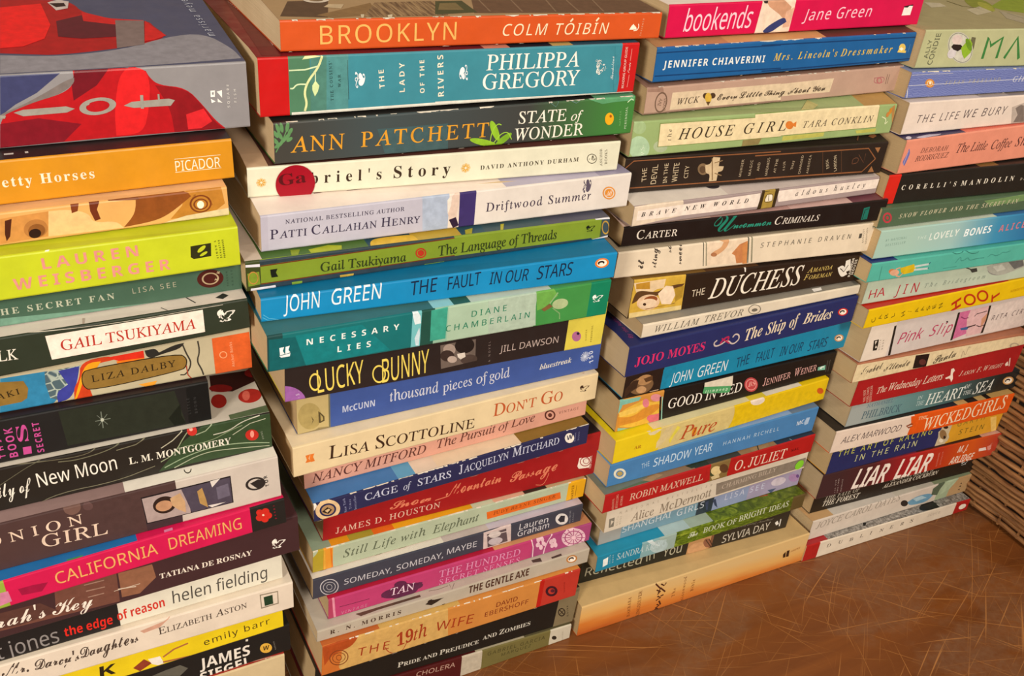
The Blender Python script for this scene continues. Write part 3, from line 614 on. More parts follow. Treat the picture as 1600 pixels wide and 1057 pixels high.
["a16","black paperback with heavy white block capitals and a gold round mark near its right end",[-0.08964,0.00318,-0.4979],-0.13,1.3,205.0,22.9,23.38,22.9,23.82,130.19,"#1b1917","#22201c","#1b1917","#c3b393",[["P","S","#5d5a50",[121.7,15.9,129.8,17.1,138.0,17.6,142.2,12.9,137.0,8.4]],["E","S","#d8a840",189.5,8.7,3.71,-0.75,0.28,-4.44],["P","S","#d8d0c0",[177.6,21.8,179.1,21.8,178.9,19.8,177.5,20.1]],["T","S","NB","#e4dcd0","JAMES",148.9,8.4,179.4,7.4,8.9],["T","S","NB","#e4dcd0","SIEGEL",148.5,-3.0,179.7,-2.0,8.1],["T","S","NB","#2a1c10","W",187.4,7.3,191.3,6.9,3.7],["T","S","N","#8a8478","WARNER",195.9,4.8,195.0,12.5,0.9]],0,None],
["a17","cream paperback with a red-edged cover at the bottom right of the leftmost stack",[-0.09448,0.00165,-0.51541],-0.09,-0.58,205.0,17.2,23.55,17.2,23.91,131.31,"#c9b48c","#a83428","#c9b48c","#c9b48c",[["L","F","#d8a890",0.56,[167.4,2.1,183.7,2.6,203.6,0.7]],["L","F","#e0c0a8",0.86,[193.4,1.7,193.3,-3.4]],["L","F","#e0c0a8",0.86,[196.8,1.5,196.3,-3.5]]],0,None],
["b01","orange paperback with wide-spaced cream capitals and a street scene cover, topmost of the second stack",[0.1243,0.021,-0.11841],-1.06,0.68,212.13,14.45,14.17,22.45,22.17,131.37,"#c9511f",[[1,"#a98a64"]],"#c9511f","#dcc7ab",[["P","S","#f4e4cc",[191.8,5.3,192.9,7.2,194.1,8.3,196.3,6.3,196.6,5.2]],["L","S","#f4e4cc",0.44,[194.7,4.7,197.1,4.9,197.9,6.7,197.4,8.3]],["L","S","#f4dcb8",0.9,[154.0,10.4,155.5,12.0]],["L","S","#f4dcb8",0.92,[169.9,10.4,171.5,12.1]],["P","F","#6d5038",[195.9,24.7,221.0,23.7,215.1,3.6,196.9,2.0,181.8,1.6]],["P","F","#5a4230",[1.8,6.2,11.7,29.9,32.5,31.6,23.6,3.0]],["P","F","#6a4c38",[100.4,5.3,109.2,28.4,219.5,23.7,211.7,0.0]],["P","F","#8a6a44",[19.1,6.7,52.3,25.6,49.1,6.0,26.2,2.3]],["P","F","N:street",[40.5,2.3,54.7,26.0,95.4,27.6,84.7,2.6]],["P","F","#4a4a2c",[78.5,4.2,87.8,26.6,102.9,27.3,102.6,6.5]],["L","F","#8a6c54",0.94,[113.3,28.2,110.3,7.3]],["L","F","#8a6c54",0.97,[131.9,27.4,128.2,6.2]],["L","F","#8a6c54",1.0,[152.8,26.5,147.5,5.1]],["L","F","#8a6c54",1.02,[165.2,26.0,161.2,4.3]],["L","F","#8a6c54",1.04,[181.6,25.3,176.1,3.5]],["P","F","#7d6a44",[83.1,11.4,88.6,22.6,97.9,23.5,97.1,10.6]],["P","F","#c8b08c",[26.5,19.4,30.2,24.1,38.1,23.7,34.3,16.5]],["P","F","#d8c8a8",[40.8,6.5,42.6,6.4,40.3,0.7,39.2,0.8]],["P","F","#d8c8a8",[53.7,4.5,56.7,5.6,54.5,0.5,52.5,0.1]],["R","F","#d8c8b4",26.6,31.8,5.09,-0.21,-1.19,-3.97,0.56],["P","F","#f4ead8",[98.3,2.5,103.1,7.7,118.8,4.2,129.4,5.1,140.0,2.4,151.8,1.7,167.9,1.8,168.7,0.2,182.3,-0.1,189.8,1.6,195.8,-0.9,211.9,0.3,210.9,-1.9,194.4,-3.0,180.4,-3.2,159.5,-0.3,133.4,-0.2,112.2,-0.9,100.4,-0.1]],["T","S","N","#f0b060","BROOKLYN",18.7,3.0,88.5,3.2,8.6],["T","S","NI","#f4dcb8","COLM TOIBIN",114.5,4.3,178.3,3.6,5.8],["T","S","N","#e8b088","SCRIBNER",200.0,1.9,200.7,11.1,0.9]],1,None],
["b02","thick teal paperback with red bands at both ends and white capitals, second in its stack",[0.11266,0.01713,-0.14778],-0.77,0.81,210.08,28.08,27.54,29.03,28.52,134.03,[[0.067,"#bd1414"],[0.116,"#4d7a5c"],[0.947,"#3c8594"],[1,"#bd1818"]],[[0.16,"#7a1c22"],[0.55,"#6d2024"],[0.62,"#c8806a"],[0.74,"#20202a"],[0.8,"#b8a060"],[1,"#2c4a5a"]],"#bd1818","#d8c6a8",[["P","S","#4d7f72",[24.8,27.8,33.2,27.8,32.8,1.1,24.1,1.3]],["P","S","#4f8a8a",[32.5,27.9,43.2,28.0,43.0,0.9,32.0,1.1]],["P","S","#e2ddd0",[14.9,1.6,96.2,1.8,96.3,0.1,14.9,-0.0]],["P","S","#e2ddd0",[89.1,2.2,210.5,0.6,210.2,-0.6,89.2,0.4]],["L","S","#2c4444",0.21,[42.7,25.4,43.3,6.2]],["L","S","#e89a90",0.27,[205.6,3.2,205.9,10.1]],["L","S","#e89a90",0.27,[205.3,17.8,205.3,24.5]],["P","F","#6a161c",[11.2,120.2,12.9,142.9,46.1,141.3,16.8,15.7,11.6,2.0,2.6,3.4]],["L","S","#d7dca0",1.1,[30.4,27.8,28.2,22.1,23.1,16.2,21.2,10.7,22.5,5.7,21.3,1.9]],["L","S","#cfe0b4",0.69,[28.2,23.1,21.9,21.7,14.3,21.7]],["L","S","#cfe0b4",0.7,[22.4,14.8,17.8,15.1,16.0,13.0,14.6,13.2]],["L","S","#cfe0b4",0.49,[26.9,20.1,26.8,16.0]],["P","S","#3c8594",[194.2,26.1,198.9,26.1,198.1,19.7,199.6,16.4,198.5,12.5,199.7,8.4,199.2,1.1,196.8,1.2]],["P","F","#b89a94",[23.5,142.4,40.2,141.6,20.6,37.6,11.4,16.5,17.1,91.4]],["P","S","#cfe0a4",[26.8,16.3,28.7,13.8,27.9,11.0,26.4,8.7,25.2,11.9,25.2,14.0]],["P","S","#d7dca0",[20.6,26.5,22.0,27.9,26.9,28.0,30.4,27.6]],["P","F","#e8ddd4",[22.9,112.1,25.1,104.7,22.8,74.3,24.0,62.9,22.4,55.3,18.4,51.2,18.3,68.3,21.8,97.9]],["T","S","S","#1f3a3a","THE COUSINS'",35.6,6.1,34.9,25.2,1.4],["T","S","S","#1f3a3a","WAR",39.3,12.5,39.2,18.7,1.3],["T","S","NB","#e6dfca","THE",61.7,10.9,61.0,20.0,2.7],["T","S","NB","#e6dfca","LADY",72.3,8.3,71.8,22.9,2.8],["T","S","NB","#e6dfca","OF THE",83.0,7.2,82.2,23.7,2.5],["T","S","NB","#e6dfca","RIVERS",93.7,4.9,92.3,25.9,3.2],["T","S","Y","#e8ecf0","❦",51.8,11.9,51.3,19.8,5.2],["T","S","Y","#e8ecf0","❦",101.1,19.8,102.2,11.8,4.8],["T","S","S","#f0ece2","PHILIPPA",116.8,16.9,172.5,16.4,8.0],["T","S","S","#f0ece2","GREGORY",115.2,6.9,173.4,6.3,8.2],["T","S","E","#f0ece2","🐎",183.5,10.7,190.5,10.7,8.8],["T","S","E","#f0ece2","⭐",182.5,18.4,184.0,18.4,1.3],["T","S","C","#b9d0d4","Touchstone",195.4,8.2,194.3,21.0,2.1],["T","S","N","#f0d8cc","READING GROUP GUIDE",203.2,2.9,202.3,25.7,1.4],["T","S","C","#f0d8cc","Inside",205.6,11.3,205.7,17.0,1.4],["T","F","NI","#e8c0b4","NEW YORK TIMES BESTSELLER",17.4,38.6,13.7,123.7,2.8]],0,None],
["b03","charcoal paperback with spaced yellow capitals, green ferns and a green tail end",[0.11761,0.01265,-0.1697],-0.17,0.44,206.12,20.48,21.91,21.77,23.1,133.64,[["grad",[[0.059,"#3f3d38"],[0.444,"#3f4a4c"],[0.885,"#3d3d3a"],[1,"#3f7a38"]]]],[[0.87,"#1c1c1a"],[1,"#56906a"]],"#3f7a38","#cdb598",[["P","S","#40595c",[52.0,13.8,90.5,14.0,91.4,-2.3,56.1,0.8]],["P","S","#3f7a38",[181.9,20.8,174.9,22.8,180.6,22.7,204.9,22.4,205.2,19.4]],["E","S","#5d8a58",2.0,17.8,0.73,-2.33,-0.86,-0.25],["E","S","#5d8a58",3.8,18.0,0.33,-2.41,-0.89,-0.1],["E","S","#5d8a58",6.6,18.2,0.51,2.48,0.89,-0.23],["E","S","#5d8a58",7.9,15.9,1.03,1.66,0.78,-0.52],["E","S","#5d8a58",0.9,15.0,1.13,-1.84,-0.76,-0.47],["E","S","#5d8a58",2.9,14.2,1.05,-2.07,-0.8,-0.4],["E","S","#5d8a58",6.4,13.5,1.59,1.75,0.68,-0.65],["E","S","#5d8a58",4.6,11.9,1.74,1.59,0.62,-0.71],["E","S","#5d8a58",2.1,9.6,2.12,1.32,0.49,-0.81],["E","S","#5d8a58",0.8,11.5,1.28,-1.76,-0.72,-0.54],["E","S","#5d8a58",7.4,12.0,1.42,0.88,0.5,-0.81],["L","S","#5d8a58",0.56,[7.3,19.2,4.3,12.3,0.6,6.1]],["E","S","#8cb82c",118.0,8.1,2.64,-5.63,-1.91,-0.51],["E","S","#8cb82c",111.6,2.2,7.99,-2.19,-0.26,-1.71],["E","S","#7aa828",123.7,2.9,4.56,3.13,1.21,-1.37],["P","S","#5a9a6a",[173.2,22.1,205.4,22.3,205.4,19.4,193.7,19.3,184.1,18.6]],["L","S","#9cc83c",0.51,[115.6,1.5,116.3,8.2,119.4,12.0,121.7,11.0]],["L","S","#9cc83c",0.51,[117.8,1.3,121.7,6.2,126.0,7.1,128.6,2.5]],["E","S","#e8a81c",190.2,9.7,3.0,-0.56,0.0,-3.5],["L","S","#5a7a70",0.43,[149.3,21.9,154.2,18.8,155.7,21.6]],["L","S","#5a7a70",0.44,[162.5,22.0,166.9,20.1,169.5,21.5]],["E","S","#a85a14",190.8,11.2,0.79,-0.05,0.14,-0.85],["L","S","#c8e0b8",0.56,[200.9,18.5,203.3,20.4,204.9,19.5]],["T","S","S","#d8982c","ANN",7.7,5.4,34.8,5.2,7.8],["T","S","S","#d8982c","PATCHETT",43.3,5.3,114.3,5.2,7.8],["T","S","S","#efe8d8","STATE",131.8,11.0,161.5,10.7,6.6],["T","S","SI","#efe8d8","of",164.7,10.4,172.2,10.6,5.2],["T","S","S","#efe8d8","WONDER",130.0,1.7,173.8,1.8,6.7],["T","S","N","#7fb870","HARPER",198.5,5.4,197.5,13.9,1.2],["T","S","N","#c8dcb8","PERENNIAL",202.6,3.1,201.6,15.9,1.4]],1,None],
["b04","cream paperback with bold dark lettering and a round red sticker, second stack",[0.10459,0.01515,-0.18674],-2.64,-0.11,209.02,15.37,17.38,16.69,18.71,133.8,"#d8d4bc",[[0.05,"#c8a888"],[1,"#54302a"]],"#d8d4bc","#cba98a",[["R","S","#4a4030",191.5,8.0,3.02,-0.19,0.43,-2.75,0.15],["T","S","SB","#3a2a1e","Gabriel's",15.3,5.3,67.6,4.9,5.9],["T","S","SB","#3a2a1e","Story",74.1,4.9,105.5,4.8,6.4],["T","S","Y","#d8a020","❁",4.1,5.3,9.0,5.2,4.6],["T","S","Y","#d8a020","❁",111.6,5.1,117.0,5.2,5.2],["T","S","SB","#4a4030","DAVID ANTHONY DURHAM",122.8,6.1,182.9,7.0,2.4],["T","S","E","#4a4030","⚓",189.7,6.6,193.8,6.5,3.3],["T","S","S","#4a4030","ANCHOR",199.0,3.3,197.2,13.7,1.5],["T","S","S","#4a4030","BOOKS",202.0,4.3,200.7,12.9,1.6]],0,["round_sticker","#960a1e",23.2,5.8,9.8]],
["b05","pale lilac paperback with a bride's dress detail and dark serif lettering, second stack",[0.10591,-0.00168,-0.20838],0.77,-0.1,215.45,19.06,20.84,21.43,21.41,131.13,[[0.016,"#b3aebc"],[0.414,"#b9b5c2"],[0.462,"#a9b4c8"],[0.492,"#e2d2c4"],[0.535,"#3c2f66"],[1,"#d9cfc6"]],[[0.62,"#e8d8cc"],[0.9,"#b0a8bc"],[1,"#9890a8"]],"#d9cfc6","#d0b294",[["P","S","#a9b4c8",[83.9,21.4,88.6,21.0,97.5,19.0,99.4,2.2,89.8,0.6,85.0,0.8]],["P","S","#d9c0b0",[101.0,19.8,105.4,20.1,105.3,12.7,104.0,6.4,106.0,1.4,103.2,-0.1,99.9,6.1,98.9,10.2]],["P","S","#3c2f66",[105.4,20.0,107.9,20.0,108.5,1.1,105.9,1.2,105.8,6.2]],["P","F","#6a3a30",[31.3,17.2,38.2,13.9,43.2,9.6,41.0,7.5,35.7,10.9,31.3,15.0]],["E","F","#7a5a4c",55.0,14.3,6.55,-0.65,-1.45,-4.19],["E","S","#d88a34",201.5,9.9,4.54,-0.47,0.71,-4.02],["P","S","#e4d8cc",[98.4,16.6,101.0,19.8,100.7,13.2,99.0,8.6]],["P","S","#2c1c34",[100.0,5.3,104.0,6.4,106.0,1.4,102.8,0.2]],["E","S","#d9cfc6",201.5,9.9,3.65,-0.38,0.57,-3.23],["E","S","#d88a34",201.5,9.9,2.96,-0.31,0.46,-2.62],["T","S","S","#3a3148","NATIONAL BESTSELLING AUTHOR",12.0,13.6,74.2,13.4,2.2],["T","S","^S","#332b44","Patti Callahan Henry",4.3,6.4,83.3,5.7,5.0],["T","S","S","#3c3044","Driftwood Summer",121.8,7.4,189.0,7.5,5.1],["T","S","Y","#5a5060","❧",183.1,11.6,188.7,12.3,7.9],["T","S","CB","#f0e2d0","NAL",199.9,8.2,203.7,8.3,3.2]],0,None],
["b06","green paperback with a patterned teal border and dark slender lettering, second stack",[0.09677,-0.0066,-0.22621],0.02,0.77,208.86,16.29,12.65,17.64,14.46,131.28,[[0.034,"#39421c"],[0.973,"#7a8f2a"],[1,"#4a5a2c"]],[[0.04,"#c8b8a8"],[0.3,"#4c6a34"],[0.42,"#2c4a58"],[0.55,"#b89a3c"],[0.62,"#2e4c58"],[0.8,"#3a4e54"],[1,"#4a4a58"]],"#4a5a2c","#b89a70",[["P","S","#2c3c44",[7.0,16.0,110.2,14.5,110.2,13.8,6.9,13.3]],["P","S","#2c3c48",[6.4,2.9,110.8,3.3,111.0,-0.4,6.2,0.1]],["P","S","#2c3c48",[108.4,2.9,197.8,1.4,198.1,-0.6,108.7,-2.2]],["R","S","#b8803c",4.7,19.7,3.72,-0.19,0.07,-2.96,0.15],["P","S","#7a8f2a",[0.7,9.9,6.4,10.1,6.7,3.2,0.9,2.8]],["P","S","#7a9a34",[22.2,1.8,27.5,1.7,27.4,-0.3,22.5,-0.6]],["P","S","#c0a040",[47.0,1.7,54.4,1.5,54.0,-1.1,47.3,-0.8]],["P","S","#7a9a34",[93.7,0.7,105.0,0.6,105.1,-1.5,93.0,-0.8]],["P","F","#a8b030",[32.4,4.4,43.1,6.4,49.7,4.6,47.8,-0.9,33.0,-2.4]],["P","F","#d8b03c",[65.2,6.3,73.3,7.6,80.9,7.3,89.3,6.8,90.1,1.2,77.4,-1.5,63.1,-1.3]],["P","F","#8a9a30",[23.7,6.0,28.5,5.5,24.9,-1.7,22.8,0.5]],["P","F","#a8a030",[118.8,5.2,123.8,6.1,120.5,0.1,116.8,0.2]],["P","F","#a8a030",[141.1,6.8,143.3,6.8,139.6,0.5,137.9,0.4]],["R","S","#b8803c",3.4,7.2,2.28,-0.19,0.02,-3.19,0.18],["P","S","#d8d4dc",[-0.2,14.7,6.9,14.2,6.9,12.7,-0.1,13.4]],["P","S","#d8d4dc",[1.9,1.6,11.1,1.6,14.0,1.6,14.4,-0.6,1.8,-0.0]],["P","S","#6a3018",[6.9,13.3,110.2,13.8,110.3,13.3,7.3,12.7]],["P","S","#6a3018",[7.0,3.0,110.9,3.0,110.8,3.5,7.1,3.6]],["P","S","#3a4a54",[208.5,12.4,203.3,12.5,204.3,-0.4,209.6,-0.2]],["P","S","#141c10",[11.8,10.4,15.3,10.4,14.5,8.4,15.5,6.0,12.3,6.0,12.0,7.7]],["E","S","#b0301c",91.2,7.6,3.03,-0.45,0.11,-2.93],["P","S","#dcd8dc",[198.3,14.4,208.4,13.1,208.6,11.8,199.0,12.4]],["P","S","#dcd8dc",[198.6,-0.3,209.1,0.5,209.0,1.6,198.6,0.6]],["R","S","#b8903c",206.5,6.8,2.35,-0.31,0.62,-3.95,0.25],["R","S","#7a8f2a",91.2,7.6,2.07,-0.31,0.07,-1.95,0.17],["T","S","S","#2a3416","Gail Tsukiyama",36.9,5.2,83.0,4.2,5.1],["T","S","S","#2a3416","The Language of Threads",101.2,4.4,173.8,4.3,5.8],["T","S","E","#141c10","🦅",193.1,5.5,199.1,5.4,4.3]],0,None],
["b07","bright blue paperback with scrawled white and navy capitals, the larger of two matching ones",[0.10142,-0.01373,-0.24027],-2.26,-0.46,201.94,12.92,16.27,13.85,18.16,131.03,"#1583b8","#0f6a94","#1583b8","#c3a482",[["L","S","#5fb0d0",0.29,[0.9,4.2,3.6,1.9,8.4,0.4]],["L","S","#5fb0d0",0.29,[0.6,2.7,2.9,1.0,7.0,-0.2]],["E","S","#e07a2a",192.5,10.6,4.45,0.41,1.18,-3.07],["E","S","#f3e9d8",192.5,10.6,3.2,0.3,0.85,-2.21],["E","S","#2a1c14",191.9,10.8,2.22,0.21,0.49,-1.28],["E","S","#f3e9d8",192.1,10.2,1.33,0.12,0.28,-0.73],["T","S","H","#dfe8ee","JOHN",10.8,4.2,29.4,4.6,8.8],["T","S","H","#dfe8ee","GREEN",35.1,5.0,61.5,5.4,8.6],["T","S","H","#14233e","THE",77.5,4.8,92.2,5.5,8.2],["T","S","H","#14233e","FAULT",98.0,5.4,117.3,6.5,7.6],["T","S","H","#14233e","IN OUR",122.3,5.7,145.6,5.3,7.3],["T","S","H","#14233e","STARS",151.2,5.1,173.7,5.4,8.1]],0,None],
["b08","thick teal paperback with a green insect picture and small white capitals, second stack",[0.10077,-0.02466,-0.2628],0.77,-0.87,200.99,20.76,22.99,22.28,23.74,131.62,[[0.038,"#1c4444"],[0.38,"#156a6c"],[0.406,"#6fb8bc"],[0.444,"#1f4a40"],[0.484,"#8fb49c"],[0.754,"#a3bba2"],[0.932,"#3f8a44"],[1,"#0f7a58"]],[[0.44,"#3a6a6c"],[0.5,"#8fc8cc"],[0.55,"#2c5a50"],[0.8,"#b8c4b4"],[1,"#4a9058"]],"#0f7a58","#b89878",[["P","S","#0f5c60",[0.8,18.7,13.9,18.0,19.6,-0.9,0.8,0.4]],["P","S","#12787c",[13.9,18.8,48.6,19.1,64.6,1.4,19.6,-0.1]],["P","S","#3a9a84",[86.9,21.0,96.5,21.6,96.5,2.4,87.4,2.3]],["P","S","#a9bba8",[120.7,21.6,150.3,22.7,153.0,1.0,122.9,0.3]],["P","S","#6aa44a",[150.6,23.1,161.8,23.2,165.3,18.2,157.2,11.5,152.6,10.5]],["P","S","#e8ecec",[5.9,13.2,8.3,13.3,7.6,11.2,8.6,9.2,6.2,9.0]],["P","S","#e8ecec",[9.0,13.3,11.1,13.6,10.4,11.3,11.4,9.7,8.8,9.2]],["P","S","#e8ecec",[5.8,8.7,8.3,8.8,11.4,9.3,11.1,7.5,6.7,7.5]],["P","S","#d8e4e8",[76.0,23.6,78.2,23.7,80.9,18.7,81.4,14.4,78.0,14.1,76.5,19.4]],["P","S","#c8dce4",[78.2,5.7,80.6,12.0,81.2,8.5,80.9,0.9,79.2,1.2]],["E","S","#a8b888",167.6,12.5,5.18,0.45,1.33,-3.35],["P","S","#7a5a34",[155.4,10.9,160.5,13.7,162.7,11.5,157.5,9.2]],["L","S","#8ab07a",0.94,[160.5,13.7,165.0,20.1]],["L","S","#7aa46a",0.75,[162.8,10.6,168.1,6.2,168.7,2.4]],["T","S","NB","#e2e8e4","NECESSARY",19.6,12.3,69.1,12.8,3.4],["T","S","NB","#e2e8e4","LIES",35.7,5.2,53.7,5.2,3.5],["T","S","N","#1f7a5c","DIANE",111.2,13.2,132.6,13.7,3.7],["T","S","N","#1f7a5c","CHAMBERLAIN",96.3,6.6,148.0,6.9,3.7],["T","S","E","#eef2ec","🦅",189.2,9.6,196.6,9.3,5.3]],0,None],
["b09","dark brown paperback with tall yellow deco lettering and a yellow tail end, second stack",[0.11313,-0.00914,-0.29352],0.46,-0.91,199.41,30.32,30.47,30.32,30.47,130.15,[[0.866,"#2a211f"],[1,"#d3c24c"]],"#2a211f","#d3c24c","#b89878",[["E","S","#9a5fa4",0.4,0.1,11.02,-2.41,-0.09,-10.23],["R","S","#e8d060",16.2,9.7,2.87,-0.59,0.03,-4.98,0.25],["R","S","#e8d060",52.4,7.5,3.61,-0.72,0.22,-5.35,0.21],["P","S","#6a5c54",[88.4,19.3,99.2,19.7,110.6,19.5,111.9,2.0,90.2,1.5]],["E","S","#241c1a",103.8,16.5,6.09,0.03,1.36,-5.35],["E","S","#a89488",94.3,15.5,3.89,-0.71,0.31,-3.73],["E","S","#a8648e",180.1,9.2,3.35,-1.13,-0.05,-3.47],["E","S","#3a2c28",93.3,11.6,4.43,-0.83,0.31,-3.76],["E","S","#4a3c36",107.4,6.6,5.35,-0.22,0.74,-3.31],["E","S","#2c1c3c",180.9,11.1,1.03,-0.18,0.17,-1.01],["E","S","#b8a498",96.6,8.6,3.03,-0.57,0.19,-2.27],["P","S","#d8ccc0",[99.4,11.8,104.3,11.8,105.0,8.9,102.0,7.6,100.1,9.4]],["P","S","#2a211f",[89.6,3.5,112.1,4.8,112.7,-1.0,90.4,-0.4]],["T","S","N","#e4d0e8","P.S.",7.5,-0.8,7.5,6.0,1.7],["T","S","D","#e8d060","LUCKY",17.8,2.4,43.7,4.0,14.6],["T","S","D","#e8d060","BUNNY",54.5,1.4,82.4,2.9,15.4],["T","S","N","#8a7a74","A NOVEL",121.6,2.4,120.4,16.4,1.3],["T","S","N","#b8a49c","JILL DAWSON",127.1,7.6,167.1,7.3,4.5],["T","S","N","#7a6a24","HARPER",188.0,5.2,187.1,12.9,1.0],["T","S","N","#6a5a1c","PERENNIAL",192.2,3.5,191.1,15.2,1.2]],0,None],
["b10","royal blue paperback with a worn buff head end and pale serif title, second stack",[0.12294,0.00284,-0.32538],-0.04,0.81,197.91,31.48,25.54,31.48,25.54,130.32,[[0.091,"#b8a470"],[0.096,"#6d6a50"],[1,"#3c5496"]],"#3a4a80","#3c5496","#b08c60",[["E","S","#a8945c",7.2,11.1,6.62,-1.69,-0.23,-8.9],["P","S","#54482c",[8.0,10.9,9.4,8.1,7.9,4.8,8.8,7.8]],["P","S","#54482c",[12.1,13.4,13.4,12.0,15.5,9.0,15.6,6.0,13.3,5.1,12.2,5.4]],["P","S","#8a7a54",[10.3,1.2,12.0,2.1,17.9,1.4,17.9,-0.6,1.1,0.3]],["P","S","#a8945c",[13.2,11.1,14.6,8.8,14.8,6.7,13.4,6.1]],["T","S","NB","#b9c0d8","McCUNN",26.1,8.9,45.4,8.7,4.3],["T","S","S","#c8cad8","thousand",54.3,9.4,85.2,8.9,7.4],["T","S","S","#c8cad8","pieces",88.0,8.0,107.1,8.7,7.1],["T","S","S","#c8cad8","of",110.0,8.7,117.4,8.9,7.2],["T","S","S","#c8cad8","gold",118.9,8.8,132.8,8.8,7.2],["T","S","BI","#d8d4cc","bluestreak",153.8,9.2,176.9,9.8,3.8],["T","S","Y","#c8d0e4","✺",183.5,8.2,190.0,8.5,7.3],["T","S","NB","#c8d0e4","150",193.7,6.2,192.1,15.4,3.1]],0,None],
["b11","cream paperback with large dark and rust serif lettering, second stack",[0.11785,-0.00568,-0.34781],1.24,1.3,201.9,20.94,20.36,22.11,20.36,136.71,"#d9c39a","#e3cfae","#d9c39a","#c9a578",[["P","S","#d8742c",[7.1,13.5,10.0,13.8,8.8,11.1,10.3,8.4,6.9,8.4,7.8,10.4]],["P","S","#d8742c",[10.0,13.6,12.3,13.6,11.4,11.4,12.4,8.2,10.1,8.1,9.3,11.0]],["P","F","#a8482c",[170.2,5.9,178.1,6.4,194.0,3.6,186.4,2.1,173.9,3.0]],["T","S","^S","#3a2416","Lisa Scottoline",20.4,6.9,113.1,2.4,9.2],["T","S","^S","#b8562c","Don't Go",125.8,7.2,175.9,6.2,9.3],["T","S","E","#3a2418","🦅",188.2,8.6,195.5,7.6,5.5]],0,None],
["b12","thin salmon pink paperback with slanted dark lettering, tucked back in the second stack",[0.12984,0.0148,-0.37552],0.6,1.64,197.45,27.74,26.58,27.74,26.58,136.68,"#d39a86","#cf927e","#d39a86","#a08870",[["R","S","#5c3028",168.9,7.9,3.73,-1.03,0.38,-3.7,0.33],["E","S","#5c3028",168.9,7.9,1.63,-0.45,0.18,-1.72],["T","S","SI","#5c3028","NANCY MITFORD",4.6,3.6,78.7,3.9,6.6],["T","S","SI","#5c3028","The Pursuit of Love",86.2,4.9,157.2,6.4,6.7],["T","S","N","#7a4c40","VINTAGE",175.8,6.9,191.3,6.6,2.0]],0,None],
["b13","navy paperback with a gold book seal and white small capitals, worn at its head end",[0.13135,0.00141,-0.39052],1.67,1.12,193.77,13.81,16.49,14.76,16.5,130.51,"#28294e",[[0.28,"#3f74ad"],[0.34,"#5a9ac0"],[0.42,"#d8c8b4"],[0.73,"#dcc9ac"],[1,"#84682c"]],"#28294e","#9c8464",[["R","S","#d8b88c",8.6,6.7,6.31,-0.28,1.07,-6.44,0.39],["E","S","#ece4d8",178.9,9.2,3.88,-1.15,0.55,-4.32],["E","S","#b08a60",8.6,6.7,3.95,-0.18,0.65,-3.89],["P","S","#2c2018",[4.8,6.4,8.3,8.9,11.2,6.0,8.9,3.5]],["P","S","#d8b88c",[6.7,6.7,9.0,7.5,10.1,6.4,8.2,4.7]],["P","S","#e8e0d4",[-1.9,17.8,0.3,16.5,2.0,12.1,0.1,9.0,-0.9,7.5,-1.3,12.3]],["T","S","S","#a0a4c8","New York",20.5,1.0,19.3,12.1,1.5],["T","S","S","#a0a4c8","Times",23.4,2.6,22.9,9.9,1.4],["T","S","S","#a0a4c8","bestseller",26.7,1.0,26.1,11.9,1.5],["T","S","S","#c3c6da","CAGE",32.0,5.5,53.5,5.4,5.3],["T","S","SI","#c3c6da","of",57.4,5.2,62.8,5.5,5.1],["T","S","S","#c3c6da","STARS",66.9,5.3,90.1,4.8,5.4],["T","S","^S","#c3c6da","Jacquelyn",95.7,5.2,131.9,6.9,7.3],["T","S","^S","#c3c6da","Mitchard",134.7,7.0,170.6,7.1,7.4],["T","S","NB","#28294e","W",176.7,7.9,181.6,8.2,4.0],["T","S","N","#8a8cb0","WARNER",184.1,5.0,183.8,12.4,1.1],["T","S","N","#8a8cb0","BOOKS",186.9,5.4,186.7,12.4,1.1]],1,None],
["b14","deep red paperback with looping pale script and a white spiral emblem, second stack",[0.14009,0.01271,-0.41817],0.74,-1.63,202.73,27.57,37.31,27.57,37.31,129.19,"#97181b",[[0.7,"#7a1418"],[1,"#2c2024"]],"#97181b","#9c7c5c",[["L","S","#d87a5c",0.69,[75.7,11.3,85.0,12.2]],["L","S","#d87a5c",0.52,[153.2,3.2,159.4,1.2,162.0,7.5,162.6,11.2]],["P","S","#ece0d4",[186.6,18.0,195.4,16.8,197.2,13.8,196.6,7.2,187.8,8.2,186.2,10.8]],["R","S","#97181b",192.3,13.5,4.18,-0.3,1.42,-4.16,0.17],["R","S","#97181b",193.0,13.8,2.46,-0.17,0.85,-2.49,0.22],["T","S","C","#d87a5c","Snow",43.8,12.9,72.6,11.8,6.7],["T","S","C","#d87a5c","Mountain",83.3,12.2,124.3,13.8,9.3],["T","S","C","#d87a5c","Passage",131.4,11.3,168.9,12.3,9.6],["T","S","S","#d8b09c","JAMES D. HOUSTON",8.1,3.9,79.8,4.5,4.7],["T","S","NI","#e8d4c8","Harcourt",198.6,6.3,197.4,17.8,2.0]],0,None],
